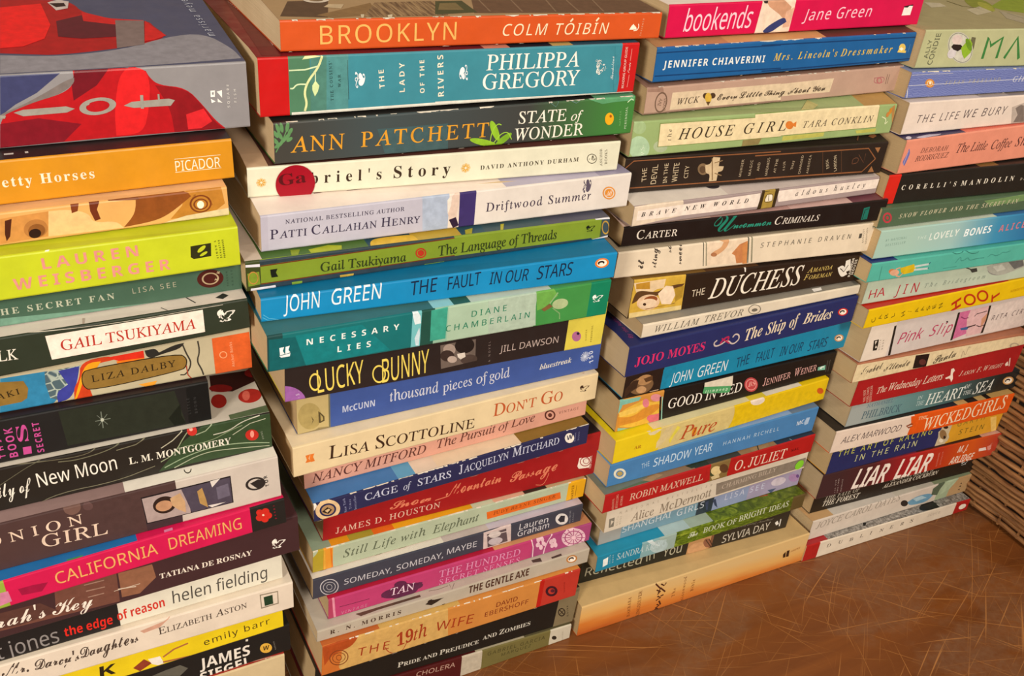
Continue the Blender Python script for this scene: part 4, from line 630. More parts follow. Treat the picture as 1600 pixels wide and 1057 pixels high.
["b15","pale sage paperback with an orange name strip and patchwork corners, second stack",[0.13168,0.00695,-0.43677],1.68,-1.12,202.4,17.7,16.67,18.58,16.78,130.64,[[0.034,"#a8942c"],[0.064,"#d89030"],[0.927,"#a9b398"],[1,"#d9a018"]],[[0.06,"#8a9880"],[0.12,"#d8901c"],[0.2,"#a09030"],[0.27,"#d8661c"],[0.55,"#e0a01c"],[0.63,"#c4c8a8"],[0.75,"#d8a88c"],[0.84,"#3a2c24"],[1,"#c0a078"]],"#d9a018","#a88c64",[["E","S","#a9b398",-1.7,19.4,4.89,5.81,3.35,-4.72],["L","S","#8a5c10",0.35,[195.3,2.6,195.0,13.1]],["L","S","#d8b040",0.55,[7.5,16.2,7.9,0.0]],["L","S","#d8701c",0.92,[11.5,16.8,12.8,0.8]],["P","S","#d8661c",[122.1,10.8,181.3,10.6,182.8,4.3,123.2,4.3]],["T","S","SI","#5c6450","Still Life with",19.7,6.1,76.8,5.8,6.5],["T","S","SI","#5c6450","Elephant",81.8,5.1,116.5,5.4,6.9],["T","S","S","#7a3410","JUDY REENE SINGER",127.7,6.5,177.9,6.7,2.8],["T","S","NB","#8a5c10","HARPER",193.8,0.6,192.8,13.8,2.1]],1,None],
["b16","slate blue paperback with a round seal and a small photo of shoes, second stack",[0.13018,0.00227,-0.45454],1.14,-0.82,200.08,16.93,16.05,17.56,16.5,134.6,[[1,"#3c3d49"]],[[0.45,"#d6ccc0"],[0.62,"#b8a8a4"],[1,"#b9aebc"]],"#3c3d49","#a89880",[["R","S","#b8b4b8",10.6,7.1,5.73,-0.31,1.28,-6.76,0.11],["R","S","#b8b4b8",10.6,7.1,3.87,-0.21,0.83,-4.35,0.1],["R","S","#b8b4b8",10.6,7.1,1.7,-0.09,0.45,-2.39,0.18],["P","S","#c8b4b0",[119.4,15.8,140.7,16.6,142.7,-2.5,120.6,0.6]],["E","S","#d8d2d0",183.2,7.6,5.35,-0.69,1.69,-5.64],["P","S","#5a4c50",[122.2,13.5,137.2,13.9,137.6,11.1,139.7,1.6,124.0,1.4]],["P","S","#2c2c34",[179.8,7.9,181.9,11.1,185.6,9.9,186.0,4.2,182.3,4.8]],["E","S","#c8bcb8",128.5,11.4,4.79,-0.22,0.93,-3.06],["E","S","#b8acb0",129.7,5.0,5.57,-0.28,1.01,-3.33],["L","S","#d8c8c4",0.64,[122.4,11.8,137.6,11.1]],["T","S","N","#c3c0c6","SOMEDAY,",20.3,5.5,53.0,4.1,4.5],["T","S","N","#c3c0c6","SOMEDAY,",56.2,4.2,89.9,4.1,4.9],["T","S","N","#c3c0c6","MAYBE",92.6,5.6,114.9,5.2,5.0],["T","S","N","#d0ccd0","Lauren",147.9,9.2,171.3,8.7,5.2],["T","S","N","#d0ccd0","Graham",147.2,3.0,172.9,3.3,5.1],["T","S","N","#a8a8b0","BALLANTINE",191.3,1.6,189.9,13.3,1.0],["T","S","N","#a8a8b0","BOOKS",193.9,2.2,193.0,10.4,1.0]],0,None],
["b17","magenta paperback with a dark cloud-shaped name plaque and white flower print, second stack",[0.13919,-0.00054,-0.47288],0.84,-0.67,198.63,17.42,17.0,18.0,17.49,135.24,[[0.022,"#a83c5c"],[0.751,"#b43a6a"],[1,"#a04474"]],[[0.6,"#b01c38"],[1,"#c88a60"]],"#a04474","#9a805c",[["L","S","#5c2038",0.43,[7.3,8.5,15.9,8.1,27.6,7.8]],["L","S","#d88aa0",1.52,[2.9,19.8,3.7,7.3,4.6,-2.6]],["E","S","#5a2344",51.0,5.9,11.26,-0.75,1.48,-6.41],["E","S","#5a2344",44.1,6.3,8.39,-0.96,0.86,-4.3],["E","S","#5a2344",59.4,6.8,6.27,-0.7,0.71,-3.31],["E","S","#5a2344",49.1,12.5,4.49,-0.49,0.63,-3.05],["P","S","#5a2344",[35.5,5.8,41.0,7.9,44.3,2.8]],["P","S","#5a2344",[65.4,8.4,62.3,9.5,61.0,5.7]],["L","S","#e8c8cc",0.79,[147.8,18.4,150.2,10.3,150.9,-0.2]],["E","S","#e0b8c4",184.3,7.9,10.33,-1.47,2.85,-9.42],["E","S","#e0b8c4",153.8,15.9,1.65,-1.17,-0.45,-2.18],["E","S","#e0b8c4",156.8,15.4,1.48,0.12,1.13,-2.71],["E","S","#e0b8c4",153.9,11.3,1.58,-1.44,-0.84,-1.87],["E","S","#e0b8c4",156.8,8.0,1.68,-0.57,0.36,-2.63],["E","S","#e0b8c4",158.9,10.7,1.12,0.79,1.77,-2.52],["E","S","#e0b8c4",165.0,10.4,1.69,-1.2,-0.44,-2.21],["E","S","#e0b8c4",167.5,10.7,1.51,0.12,1.17,-2.75],["E","S","#e0b8c4",166.6,6.4,1.62,-1.47,-0.84,-1.9],["E","S","#e0b8c4",169.2,6.1,1.64,-0.24,0.8,-2.76],["L","S","#e0b8c4",1.04,[165.0,17.2,161.8,12.0,160.1,5.8,159.8,0.7]],["R","S","#a04474",184.3,7.9,7.36,-1.04,2.0,-6.6,0.12],["E","S","#e0b8c4",184.3,7.9,1.76,-0.59,0.27,-1.71],["L","S","#a04474",0.48,[186.5,7.2,194.5,4.5]],["L","S","#a04474",0.48,[186.4,6.3,193.9,0.6]],["L","S","#a04474",0.48,[185.7,5.8,190.6,-1.3]],["L","S","#a04474",0.48,[184.6,6.0,185.7,-0.7]],["L","S","#a04474",0.48,[183.5,6.6,180.5,2.2]],["L","S","#a04474",0.48,[182.6,7.6,176.3,6.6]],["L","S","#a04474",0.48,[182.1,8.6,174.3,11.2]],["L","S","#a04474",0.48,[182.3,9.5,175.0,15.0]],["L","S","#a04474",0.48,[183.0,10.0,178.2,16.9]],["L","S","#a04474",0.48,[184.0,9.9,183.0,16.4]],["L","S","#a04474",0.48,[185.2,9.2,188.2,13.6]],["L","S","#a04474",0.48,[186.1,8.3,192.5,9.3]],["T","S","NI","#d88aa8","VINTAGE",8.7,2.0,26.3,2.1,2.2],["T","S","S","#e8c8d8","TAN",41.9,5.2,59.2,4.4,6.2],["T","S","S","#d88ab0","THE HUNDRED",76.9,8.2,139.7,6.9,6.1],["T","S","S","#d88ab0","SECRET SENSES",77.5,1.6,140.0,-0.0,4.7]],0,None],
["b18","slim grey paperback with a speckled snowy cover and condensed dark capitals, second stack",[0.12969,-0.00674,-0.4833],0.61,-1.72,204.77,9.73,13.7,10.32,14.08,129.18,"#b0a594","#b5aa9c","#b0a594","#b0a490",[["L","S","#2a201c",0.59,[-4.9,16.7,-2.5,13.7,1.1,12.5]],["L","S","#2a201c",0.6,[-3.4,9.5,-1.0,10.5,0.7,11.2]],["L","F","#6a5c50",0.39,[79.1,5.3,85.8,4.4,93.3,5.0]],["L","F","#6a5c50",0.39,[94.6,5.7,93.9,0.5,98.1,5.5]],["P","S","#241a14",[74.6,5.7,77.5,8.0,82.3,7.3,87.8,7.2,83.3,4.9,79.5,3.4]],["P","S","#241a14",[76.0,7.6,77.0,8.7,79.0,9.0,80.9,5.3,77.8,5.0]],["P","S","#2c201a",[75.2,5.9,78.5,8.6,81.0,7.8,88.2,7.1,82.8,5.4,79.0,3.6]],["P","S","#3a2c24",[87.2,1.1,89.9,1.2,88.9,-0.6]],["P","F","#5c4438",[27.0,4.7,72.2,4.5,72.1,2.5,41.7,2.6,29.6,1.7]],["P","F","#4a3c34",[158.4,5.2,165.7,4.9,165.1,1.2,158.4,2.6]],["P","F","#4a3c34",[173.4,2.5,181.9,3.1,181.7,1.2,173.2,0.6]],["E","S","#b8783c",190.1,8.3,4.52,0.17,1.65,-3.87],["E","S","#f3e9d8",190.1,8.3,3.25,0.12,1.19,-2.78],["E","S","#2a1c14",189.5,8.7,2.25,0.09,0.69,-1.62],["E","S","#f3e9d8",189.7,8.0,1.35,0.05,0.39,-0.93],["T","S","SB","#4a3428","R. N. MORRIS",8.4,4.1,57.1,3.9,3.4],["T","S","NB","#4a2c20","THE GENTLE AXE",106.9,4.1,154.4,4.8,6.8]],0,None],
["b19","tan and orange paperback with a red tail end and rust lettering with a tall numeral",[0.13119,-0.01081,-0.51095],0.79,-1.65,194.94,26.97,26.64,27.38,27.12,133.62,[[0.067,"#c06a2c"],[0.142,"#c99a58"],[0.826,"#c4803c"],[0.845,"#b01c14"],[1,"#b43428"]],[[0.2,"#b8602c"],[0.5,"#c8a058"],[1,"#c9823c"]],"#b43428","#a8865c",[["P","S","#c9a05c",[24.0,31.2,37.6,25.9,87.7,30.1,90.6,-0.4,39.0,-0.6,13.6,-0.8,10.5,5.6,18.6,21.8]],["L","S","#9a3418",0.57,[59.3,7.1,56.7,0.1,51.3,-0.9,45.6,3.7,43.8,8.5]],["P","S","#a8481c",[-0.1,26.7,15.5,27.0,24.8,30.0,22.9,24.0,18.7,18.9,7.2,17.8,1.7,9.4]],["R","S","#3c1420",172.4,12.8,4.06,-0.66,1.32,-4.44,0.53],["R","S","#7a3c1c",11.3,12.6,6.02,-0.21,1.55,-6.95,0.11],["R","S","#7a3c1c",11.3,12.6,4.2,-0.15,1.03,-4.62,0.11],["R","S","#7a3c1c",11.3,12.6,1.67,-0.06,0.56,-2.51,0.21],["E","S","#5a1c2c",173.3,12.8,1.94,-0.7,0.29,-1.79],["T","S","N","#9a3418","THE",23.9,8.3,46.2,6.5,7.2],["T","S","SI","#9a3418","19th",52.0,6.1,73.9,7.3,12.0],["T","S","N","#9a3418","WIFE",79.9,9.0,108.5,6.0,8.3],["T","S","N","#7a2814","DAVID",126.6,14.1,143.6,14.2,4.3],["T","S","N","#7a2814","EBERSHOFF",118.2,7.8,153.4,7.8,4.3],["T","S","N","#8a1c18","RANDOM",184.7,7.8,183.0,17.9,1.1]],1,None],
["b20","black paperback with small white capitals and a buff tail end, second from its stack's bottom",[0.12762,-0.00377,-0.53927],0.49,-3.58,205.0,28.15,35.06,28.15,35.06,129.01,[[0.915,"#1b1814"],[1,"#7a6c50"]],"#2c241c","#7a6c50","#8c7450",[["R","S","#241c14",192.8,14.0,3.09,-1.04,0.82,-4.03,0.27],["L","S","#241c14",0.68,[190.2,17.3,195.6,10.6]],["L","S","#241c14",0.69,[191.3,12.1,194.5,15.8]],["T","S","^SB","#c8c2b4","Pride and Prejudice",59.7,6.6,123.0,6.9,4.8],["T","S","^SB","#c8c2b4","and Zombies",125.9,9.1,165.7,10.3,5.0],["T","S","NB","#2c241c","QUIRK",200.0,7.9,197.4,19.5,1.3]],0,None],
["b21","slim olive, white and maroon paperback on the table at the second stack's bottom",[0.12571,-0.00473,-0.5676],0.23,0.0,205.0,27.82,15.14,28.21,15.38,133.12,[[0.545,"#4a1414"],[0.625,"#b8ac98"],[0.909,"#6d6438"],[1,"#c3baa6"]],[[0.6,"#4a1414"],[0.8,"#b0a488"],[1,"#5a5238"]],"#c3baa6","#8c7450",[["L","S","#2c2420",1.28,[121.4,22.7,117.9,18.1,116.6,13.1,112.8,8.6,117.2,4.9]],["L","S","#4a4238",0.86,[126.9,19.7,123.5,12.8,123.0,9.1,127.8,4.0]],["P","S","#b8ac98",[114.1,23.1,128.2,20.0,128.6,2.5,112.0,4.4,111.8,7.4]],["E","S","#2a241c",190.7,6.7,2.23,-0.95,0.3,-2.22],["T","S","N","#b89484","CHOLERA",76.0,16.7,106.4,13.2,4.6],["T","S","N","#4a4424","GABRIEL GARCIA",132.8,12.8,181.9,9.1,3.6],["T","S","N","#4a4424","MARQUEZ",144.9,6.9,170.1,5.8,3.0],["T","S","N","#8a8068","VINTAGE",199.2,0.7,198.3,10.4,1.0]],0,None],
["c01","hot pink paperback with thin white lettering and a slanted photo panel, topmost of its stack",[0.34588,0.02358,-0.11788],0.18,1.19,205.0,18.7,19.49,26.7,27.49,132.12,"#cc0d46",[[0.55,"#f0e0d4"],[1,"#cc0d46"]],"#cc0d46","#c8ac88",[["P","S","#e8d0bc",[67.6,18.9,93.7,19.2,92.8,-0.5,65.8,-0.0]],["P","S","#e8cfb8",[68.4,18.2,93.5,18.8,92.7,-0.5,71.5,0.1]],["P","S","#d8a488",[70.8,19.4,81.1,19.7,82.4,15.1,78.4,14.6,74.2,16.7]],["P","S","#c89474",[69.9,19.1,84.3,19.1,91.0,14.9,88.9,6.2,82.0,11.1,73.6,15.4]],["P","S","#d8a88c",[87.6,12.3,93.7,14.8,92.5,3.3,87.1,2.8]],["P","S","#f0e4dc",[188.0,6.6,188.5,12.0,191.8,11.6,192.9,12.8,196.2,12.5,195.9,6.7]],["P","S","#2c2420",[68.2,18.8,71.8,18.9,71.3,17.4,69.0,17.6]],["P","S","#343a6c",[72.1,1.4,75.7,4.6,87.0,9.6,89.4,6.2,84.2,3.6,78.7,0.4,73.3,0.1]],["P","S","#281418",[187.9,12.4,196.2,13.4,196.1,12.5,193.0,12.6,191.7,11.5,188.6,11.7]],["T","S","NI","#f2c8d4","bookends",12.0,3.5,62.1,3.9,12.2],["T","S","NI","#f4c4d0","Jane Green",101.9,6.3,159.8,7.0,6.8]],0,None],
["c02","blue paperback with worn white edges, white condensed and yellow lettering, third stack",[0.33708,0.01656,-0.14078],-0.02,1.52,207.11,20.02,18.9,22.5,21.3,134.88,"#1c5a94",[[0.25,"#b08058"],[0.62,"#c49460"],[1,"#5a342c"]],"#1c5a94","#a98a5c",[["L","S","#123a6a",0.73,[-0.3,16.9,91.3,16.6]],["L","S","#123a6a",0.74,[0.8,3.8,95.2,2.5]],["L","S","#123a6a",0.81,[76.1,17.2,208.9,15.7]],["L","S","#123a6a",0.83,[80.2,1.5,207.6,1.7]],["L","S","#5a84b4",0.38,[203.7,6.1,203.9,11.3]],["E","S","#e0c060",197.2,9.4,3.15,-0.71,0.03,-2.6],["P","S","#e0c060",[193.7,6.6,194.7,9.9,198.3,7.5,201.6,7.3,201.6,5.8]],["P","S","#f0e8d0",[194.6,8.8,196.3,9.8,198.9,8.6,197.2,7.5]],["T","S","NB","#e6e8e4","JENNIFER CHIAVERINI",5.7,8.1,80.7,7.0,4.1],["T","S","BI","#d8b84c","Mrs. Lincoln's",87.7,7.4,139.9,7.1,4.4],["T","S","BI","#d8b84c","Dressmaker",142.9,6.9,188.3,6.9,4.6]],1,None],
["c03","pinkish brown weathered paperback with a cream panel, a bee and fancy lettering, third stack",[0.33366,0.01535,-0.15913],0.61,1.02,208.84,15.95,17.09,18.02,19.84,129.07,"#b39280","#8c6a5c","#b39280","#8e6e4a",[["P","S","#d6bfa0",[18.4,12.0,101.6,12.0,104.7,1.5,18.3,1.8]],["P","S","#d6bfa0",[86.2,11.4,146.6,12.5,145.5,3.6,88.3,3.8]],["P","S","#9a7a6c",[-0.5,1.2,45.7,1.4,104.7,1.3,105.3,-0.5,-0.3,0.0]],["P","S","#9a7868",[0.3,15.7,10.5,16.6,12.0,12.8,0.5,13.6]],["R","S","#6d5444",11.1,6.8,4.07,-0.98,-0.37,-5.58,0.17],["L","S","#a86868",0.48,[183.6,10.2,193.0,10.7,193.6,6.5,184.4,6.7,184.0,10.5]],["E","S","#b06a68",188.8,8.3,2.64,-0.17,0.84,-2.2],["L","S","#6d5448",0.39,[195.6,5.6,195.2,12.1]],["L","S","#6d5448",0.29,[197.2,5.6,197.1,12.0]],["E","S","#b39280",188.8,8.3,1.43,-0.09,0.54,-1.41],["E","S","#4a3424",43.8,8.2,2.37,-1.14,-0.78,-1.51],["E","S","#4a3424",48.8,8.1,1.78,0.78,1.41,-1.55],["E","S","#d0a840",45.8,7.0,2.48,-0.18,0.72,-3.12],["P","S","#5a4024",[44.6,4.7,48.1,4.6,46.7,2.1]],["T","S","N","#6d5444","IVY",11.1,4.8,12.0,8.8,2.3],["T","S","N","#6d5444","BOOKS",15.0,1.7,14.8,9.2,1.9],["T","S","SI","#4a3a2c","WICK",23.2,4.5,39.3,4.8,3.7],["T","S","C","#4a3a2c","Every Little",52.8,5.0,88.0,5.1,4.0],["T","S","C","#4a3a2c","Thing",89.7,5.2,106.7,5.0,3.7],["T","S","C","#4a3a2c","About You",109.3,4.8,141.0,5.0,4.3]],1,None],
["c04","sage green paperback with a long cream title panel and flowered tail end, third stack",[0.3236,0.0093,-0.18179],-1.19,0.52,207.98,21.33,19.96,22.21,24.02,133.42,"#93a86e",[[0.86,"#93a06c"],[1,"#a8834c"]],"#93a86e","#9a7850",[["E","S","#a8c4a0",6.1,5.5,7.34,-0.57,1.29,-7.11],["E","S","#a8b490",21.1,5.0,5.0,-0.39,0.71,-3.59],["E","S","#9fb684",3.8,18.0,4.81,-0.33,0.75,-4.15],["P","S","#7a8a4c",[17.9,19.4,108.6,18.4,112.7,4.3,18.9,4.8]],["P","S","#7a8a4c",[87.8,20.6,192.2,21.1,194.2,4.9,92.1,4.8]],["P","S","#8a7a4c",[82.5,4.3,97.3,4.7,95.6,0.7,82.6,0.4]],["P","S","#b8b458",[114.3,4.6,148.7,4.7,148.6,2.1,114.2,1.6]],["P","S","#b8b458",[176.0,4.0,194.4,4.3,194.3,1.9,177.7,1.9]],["P","S","#b08048",[203.4,17.8,205.8,19.6,208.0,12.0,208.7,4.9]],["P","F","#b0a86c",[124.3,0.3,139.5,12.2,143.2,5.5,124.7,-5.6]],["P","F","#5c3c28",[144.1,15.1,156.8,19.3,166.0,18.4,158.0,14.1,144.5,13.3]],["P","S","#e2cfa4",[18.5,18.9,108.7,17.9,112.6,4.7,19.4,5.2]],["P","S","#e2cfa4",[87.9,20.1,191.8,20.6,193.5,5.3,92.0,5.3]],["L","S","#d8dcb0",0.67,[196.7,12.0,201.6,10.1,201.0,6.2,203.3,8.4]],["E","S","#c07c3c",201.5,13.2,1.34,-0.4,-0.18,-1.75],["E","S","#c8842c",203.2,15.5,1.34,-0.4,-0.23,-2.18],["E","S","#d07830",117.5,11.6,3.26,-0.22,0.82,-2.73],["P","S","#d07830",[119.1,12.0,122.6,13.7,123.2,9.9,120.8,10.8]],["T","S","N","#d8e4cc","P.S.",10.3,1.5,9.1,6.8,2.4],["T","S","SI","#5a4c3c","the",27.9,8.4,27.2,15.4,2.7],["T","S","SI","#3c3020","HOUSE",32.6,8.5,74.0,8.3,6.6],["T","S","SI","#3c3020","GIRL",81.6,8.5,115.1,8.4,6.5],["T","S","SI","#5a4c3c","TARA CONKLIN",129.1,9.1,189.3,9.2,4.3]],0,None],
["c05","dark brown paperback framed by thin copper lines with tiny stacked white words, third stack",[0.32307,0.0112,-0.20506],-3.09,-0.33,205.0,22.09,22.32,23.03,26.07,133.96,"#2a1f18","#2c241c","#2a1f18","#97754c",[["L","S","#8a5634",0.69,[-1.2,14.6,5.6,20.2,114.3,20.3]],["L","S","#8a5634",0.7,[6.0,3.3,119.6,2.6]],["L","S","#8a5634",0.77,[94.6,18.5,188.4,18.5,197.4,10.8]],["L","S","#8a5634",0.87,[197.4,10.8,188.4,2.1,99.0,3.0]],["L","S","#5a3c28",0.36,[149.3,17.9,154.5,2.5]],["L","S","#5a3c28",0.37,[165.0,17.9,170.5,2.3]],["L","S","#6a4430",0.47,[177.5,8.3,177.1,12.3,182.1,12.4,182.4,8.8,178.0,8.3]],["L","S","#6a4430",0.38,[181.3,14.5,187.6,8.5,187.2,14.9]],["L","F","#6a442c",0.93,[187.4,10.9,180.4,3.8]],["E","S","#7d6448",56.6,12.1,4.0,-0.25,0.9,-3.78],["P","S","#c8b08c",[57.7,14.6,61.5,15.1,62.5,19.5,67.7,18.9,68.0,13.3,71.9,13.0,71.8,10.0,68.5,9.5,68.6,3.8,62.9,3.8,62.7,8.4,59.0,9.4]],["P","S","#9a6840",[193.9,18.7,198.8,18.7,198.0,14.8]],["P","S","#9a6840",[193.8,1.4,195.8,5.6,199.4,1.4]],["P","F","#8a5634",[192.8,7.4,200.2,11.5,200.3,7.2,195.3,5.2]],["E","S","#5a4430",56.3,11.8,2.26,-0.14,0.58,-2.41],["L","S","#8a7050",0.82,[61.8,18.8,65.4,4.4]],["L","S","#8a7050",0.67,[66.0,8.9,71.7,7.0]],["L","S","#8a7050",0.66,[64.3,15.7,70.1,16.9]],["T","S","L","#c8b494","THE",16.6,7.1,15.5,15.6,3.2],["T","S","L","#c8b494","DEVIL",23.8,5.0,23.1,17.1,3.8],["T","S","L","#c8b494","IN THE",31.5,5.1,30.3,17.6,2.7],["T","S","L","#c8b494","WHITE",38.8,5.3,38.2,17.4,3.8],["T","S","L","#c8b494","CITY",46.3,7.2,45.8,15.2,2.9],["T","S","L","#b8a488","MURDER",87.0,5.4,86.6,16.7,1.8],["T","S","L","#b8a488","MAGIC",94.3,5.7,93.7,15.9,1.9],["T","S","L","#b8a488","AND",100.3,8.3,99.9,14.0,1.9],["T","S","L","#b8a488","MADNESS",107.7,4.9,106.8,16.7,1.9],["T","S","L","#b8a488","AT THE",114.0,6.2,113.8,15.5,1.9],["T","S","L","#b8a488","FAIR",121.2,7.7,119.9,13.6,1.7],["T","S","L","#b8a488","THAT",127.4,7.5,127.7,13.6,1.8],["T","S","L","#b8a488","CHANGED",134.7,4.2,133.8,16.7,1.8],["T","S","L","#b8a488","AMERICA",141.4,4.1,140.4,16.7,1.8],["T","S","L","#c8b494","ERIK",158.2,6.9,155.3,13.1,2.1],["T","S","L","#c8b494","LARSON",165.4,4.6,161.6,15.4,2.2]],0,None],
["c06","slim grey and white paperback with spaced black title and an ornate gold block, third stack",[0.32472,-0.00253,-0.22082],0.6,-0.04,204.15,13.25,12.39,15.5,14.45,134.38,"#9c8a88",[[0.35,"#d8ccc0"],[1,"#c8b8b0"]],"#9c8a88","#a98c68",[["P","S","#d9c6b0",[-0.4,12.9,35.6,13.7,38.0,3.3,0.2,0.2]],["P","S","#e9d9cc",[2.9,10.0,97.3,11.4,98.6,2.2,2.8,3.8]],["P","S","#e9d9cc",[111.2,11.5,204.8,10.8,203.6,4.1,114.6,3.6]],["P","S","#e9d9cc",[93.0,11.0,96.3,11.1,96.9,4.0,95.1,3.8]],["E","F","#3c3438",67.2,11.7,4.61,-1.16,-2.09,-2.62],["L","F","#3c3438",0.82,[16.8,16.7,19.3,14.2]],["P","S","#3c2c14",[98.8,15.5,113.0,15.0,112.3,-0.1,97.2,-0.4]],["P","S","#a3873c",[100.9,15.1,109.6,15.0,109.8,0.0,100.6,-0.2]],["P","S","#e8dcc8",[102.5,6.5,103.5,9.6,107.9,9.5,109.0,5.0,103.2,5.0]],["L","S","#5a4414",0.46,[102.1,6.2,102.8,10.3,108.2,10.0,109.4,4.4,102.8,4.5,102.1,6.2]],["L","S","#5a4414",0.46,[104.8,9.3,105.6,5.4]],["T","S","BI","#241818","BRAVE",5.6,6.0,31.4,6.0,2.7],["T","S","BI","#241818","NEW",37.8,6.2,54.4,6.2,2.8],["T","S","BI","#241818","WORLD",60.4,6.5,88.4,6.1,2.8],["T","S","SI","#3a2c2c","aldous",128.2,6.2,156.9,6.2,3.7],["T","S","SI","#3a2c2c","huxley",162.6,6.2,191.8,6.0,3.7]],0,None],
["c07","black paperback with white small capitals and teal script in the middle, third stack",[0.3233,0.0024,-0.23584],-2.53,-0.89,212.82,13.0,15.94,14.81,17.98,127.02,"#1e1411",[[0.3,"#d8b8a8"],[0.6,"#b89088"],[0.85,"#c8a49c"],[1,"#6a3c44"]],"#1e1411","#a08058",[["P","S","#1a6a5c",[192.0,10.9,197.2,11.7,198.0,2.3,192.5,2.1]],["P","F","#7a2420",[208.6,11.2,212.7,11.0,210.5,-0.2,208.2,0.7]],["L","S","#1e1411",0.51,[193.6,2.7,193.6,9.5,196.5,10.1]],["T","S","^S","#e2d6c8","Carter",9.8,4.2,39.8,4.0,5.9],["T","S","CB","#1c7a64","U",66.4,4.4,83.7,3.3,11.0],["T","S","C","#2a8a74","ncommon",82.4,5.2,113.3,5.2,5.1],["T","S","^SI","#e2d6c8","Criminals",116.0,5.0,153.8,5.0,5.5]],0,None],
["c08","cream paperback with thin vertical script and a bare arm picture on its spine",[0.31955,-0.00041,-0.25543],-1.23,-2.11,217.4,17.55,22.24,19.39,24.01,130.76,"#dccbb2","#a89880","#dccbb2","#a8885c",[["P","S","#e2cbb0",[65.9,20.9,98.4,21.1,103.7,1.7,70.7,2.1]],["P","S","#4a443c",[200.7,11.0,200.3,14.7,202.9,14.7,203.5,11.2]],["P","S","#d09c70",[69.4,21.4,83.4,21.1,84.3,17.8,82.9,13.1,76.7,8.7,72.0,9.2,72.2,11.6,78.9,14.2,79.6,18.2]],["P","S","#c07c4c",[88.8,9.3,93.5,15.4,99.6,17.4,104.0,1.7,94.9,1.7,92.2,7.4]],["P","S","#c8844c",[95.8,15.2,99.7,16.5,104.2,0.9,100.3,0.8]],["L","S","#5c5a4a",0.62,[62.8,21.7,67.7,2.2]],["L","S","#8a846c",0.71,[64.8,21.7,70.1,2.2]],["L","S","#5c5a4a",0.55,[99.0,21.6,103.9,1.3]],["L","S","#8a846c",0.74,[101.9,21.6,107.5,1.4]],["E","S","#a8704c",74.1,9.8,2.47,-0.22,0.43,-1.5],["L","S","#5c5a4a",0.55,[99.3,21.8,104.8,1.2]],["L","S","#8a846c",0.74,[102.1,21.9,107.9,1.3]],["T","S","C","#4a4038","it",20.3,5.1,20.0,11.8,6.1],["T","S","C","#4a4038","stings",30.3,4.8,28.2,20.4,4.4],["T","S","C","#4a4038","so",39.6,14.4,38.3,19.6,3.7],["T","S","C","#4a4038","sweet",49.6,5.4,46.3,20.5,4.0],["T","S","L","#6d6458","STEPHANIE DRAVEN",112.0,11.4,192.4,11.6,3.6],["T","S","N","#6a6054","BERKLEY",206.9,7.7,203.6,18.2,1.3],["T","S","N","#6a6054","SENSATION",210.3,6.5,206.7,18.8,1.3]],0,None],
["c09","thick dark brown paperback with large white classical capitals and a portrait at its left end",[0.33344,-0.00291,-0.28476],-0.38,-0.6,201.82,27.44,20.74,28.54,23.23,134.85,"#2a1c12",[[0.28,"#7a5a2c"],[0.5,"#5a3c24"],[1,"#2c2018"]],"#2a1c12","#8a6c44",[["P","S","#c9a23c",[-3.6,27.8,39.9,26.0,41.9,-0.2,1.0,0.0]],["P","S","#e0c49c",[-0.1,25.4,24.3,25.2,24.0,18.8,18.7,18.7,13.9,16.1,3.0,18.5]],["P","S","#d8c084",[0.6,4.2,41.0,3.8,41.9,-0.2,1.0,0.0]],["P","S","#e0d8cc",[175.5,13.3,179.5,15.0,182.6,12.8,181.8,17.9,185.8,18.9,189.2,10.2,185.2,8.9,187.1,6.8,182.3,4.7,177.9,8.9]],["P","S","#b8862c",[1.7,24.7,12.1,24.9,13.2,19.5,2.5,21.0]],["P","S","#5a3c20",[2.2,17.8,5.3,19.8,19.2,16.2,24.0,18.8,32.7,20.0,40.0,19.8,38.7,17.5,26.2,16.8,21.6,13.4,8.8,15.2,4.3,11.8,1.1,10.7]],["L","S","#2a1c12",0.66,[178.2,12.5,182.8,9.2,185.4,14.3]],["E","S","#dcb894",13.9,10.0,8.73,0.13,2.22,-5.72],["P","S","#e8d0b4",[20.3,15.2,25.4,20.2,31.1,19.0,34.4,12.3,32.3,6.0,24.8,7.1]],["P","S","#a8842c",[33.3,17.5,39.9,18.2,40.5,9.8,35.6,7.1]],["E","S","#8a4a24",15.3,11.8,5.23,0.08,1.01,-2.58],["P","S","#8a6230",[12.6,5.6,28.7,5.7,35.7,6.7,35.0,6.0,21.5,5.8,12.7,5.0]],["P","S","#e8e0d4",[87.7,24.6,89.1,24.9,89.8,21.4,88.8,21.6]],["P","S","#e8e0d4",[89.6,0.8,93.3,-0.2,92.9,-0.6,90.3,-0.2]],["E","S","#e0c4a4",13.6,9.2,6.98,0.1,1.34,-3.46],["E","S","#3a2414",11.2,9.0,1.27,-0.19,0.21,-1.02],["T","S","N","#d8c8b0","THE",47.9,8.8,58.3,9.3,5.0],["T","S","SI","#eadfce","DUCHESS",62.2,5.3,142.3,5.2,14.6],["T","S","^SI","#d0b464","Amanda",146.5,13.2,169.7,13.1,4.1],["T","S","^SI","#d0b464","Foreman",145.0,7.8,171.5,7.5,4.1],["T","S","NB","#d8cfc0","RANDOM",190.4,4.5,189.7,19.1,2.2],["T","S","NB","#d8cfc0","HOUSE",193.0,6.0,193.0,17.8,2.2]],0,None],
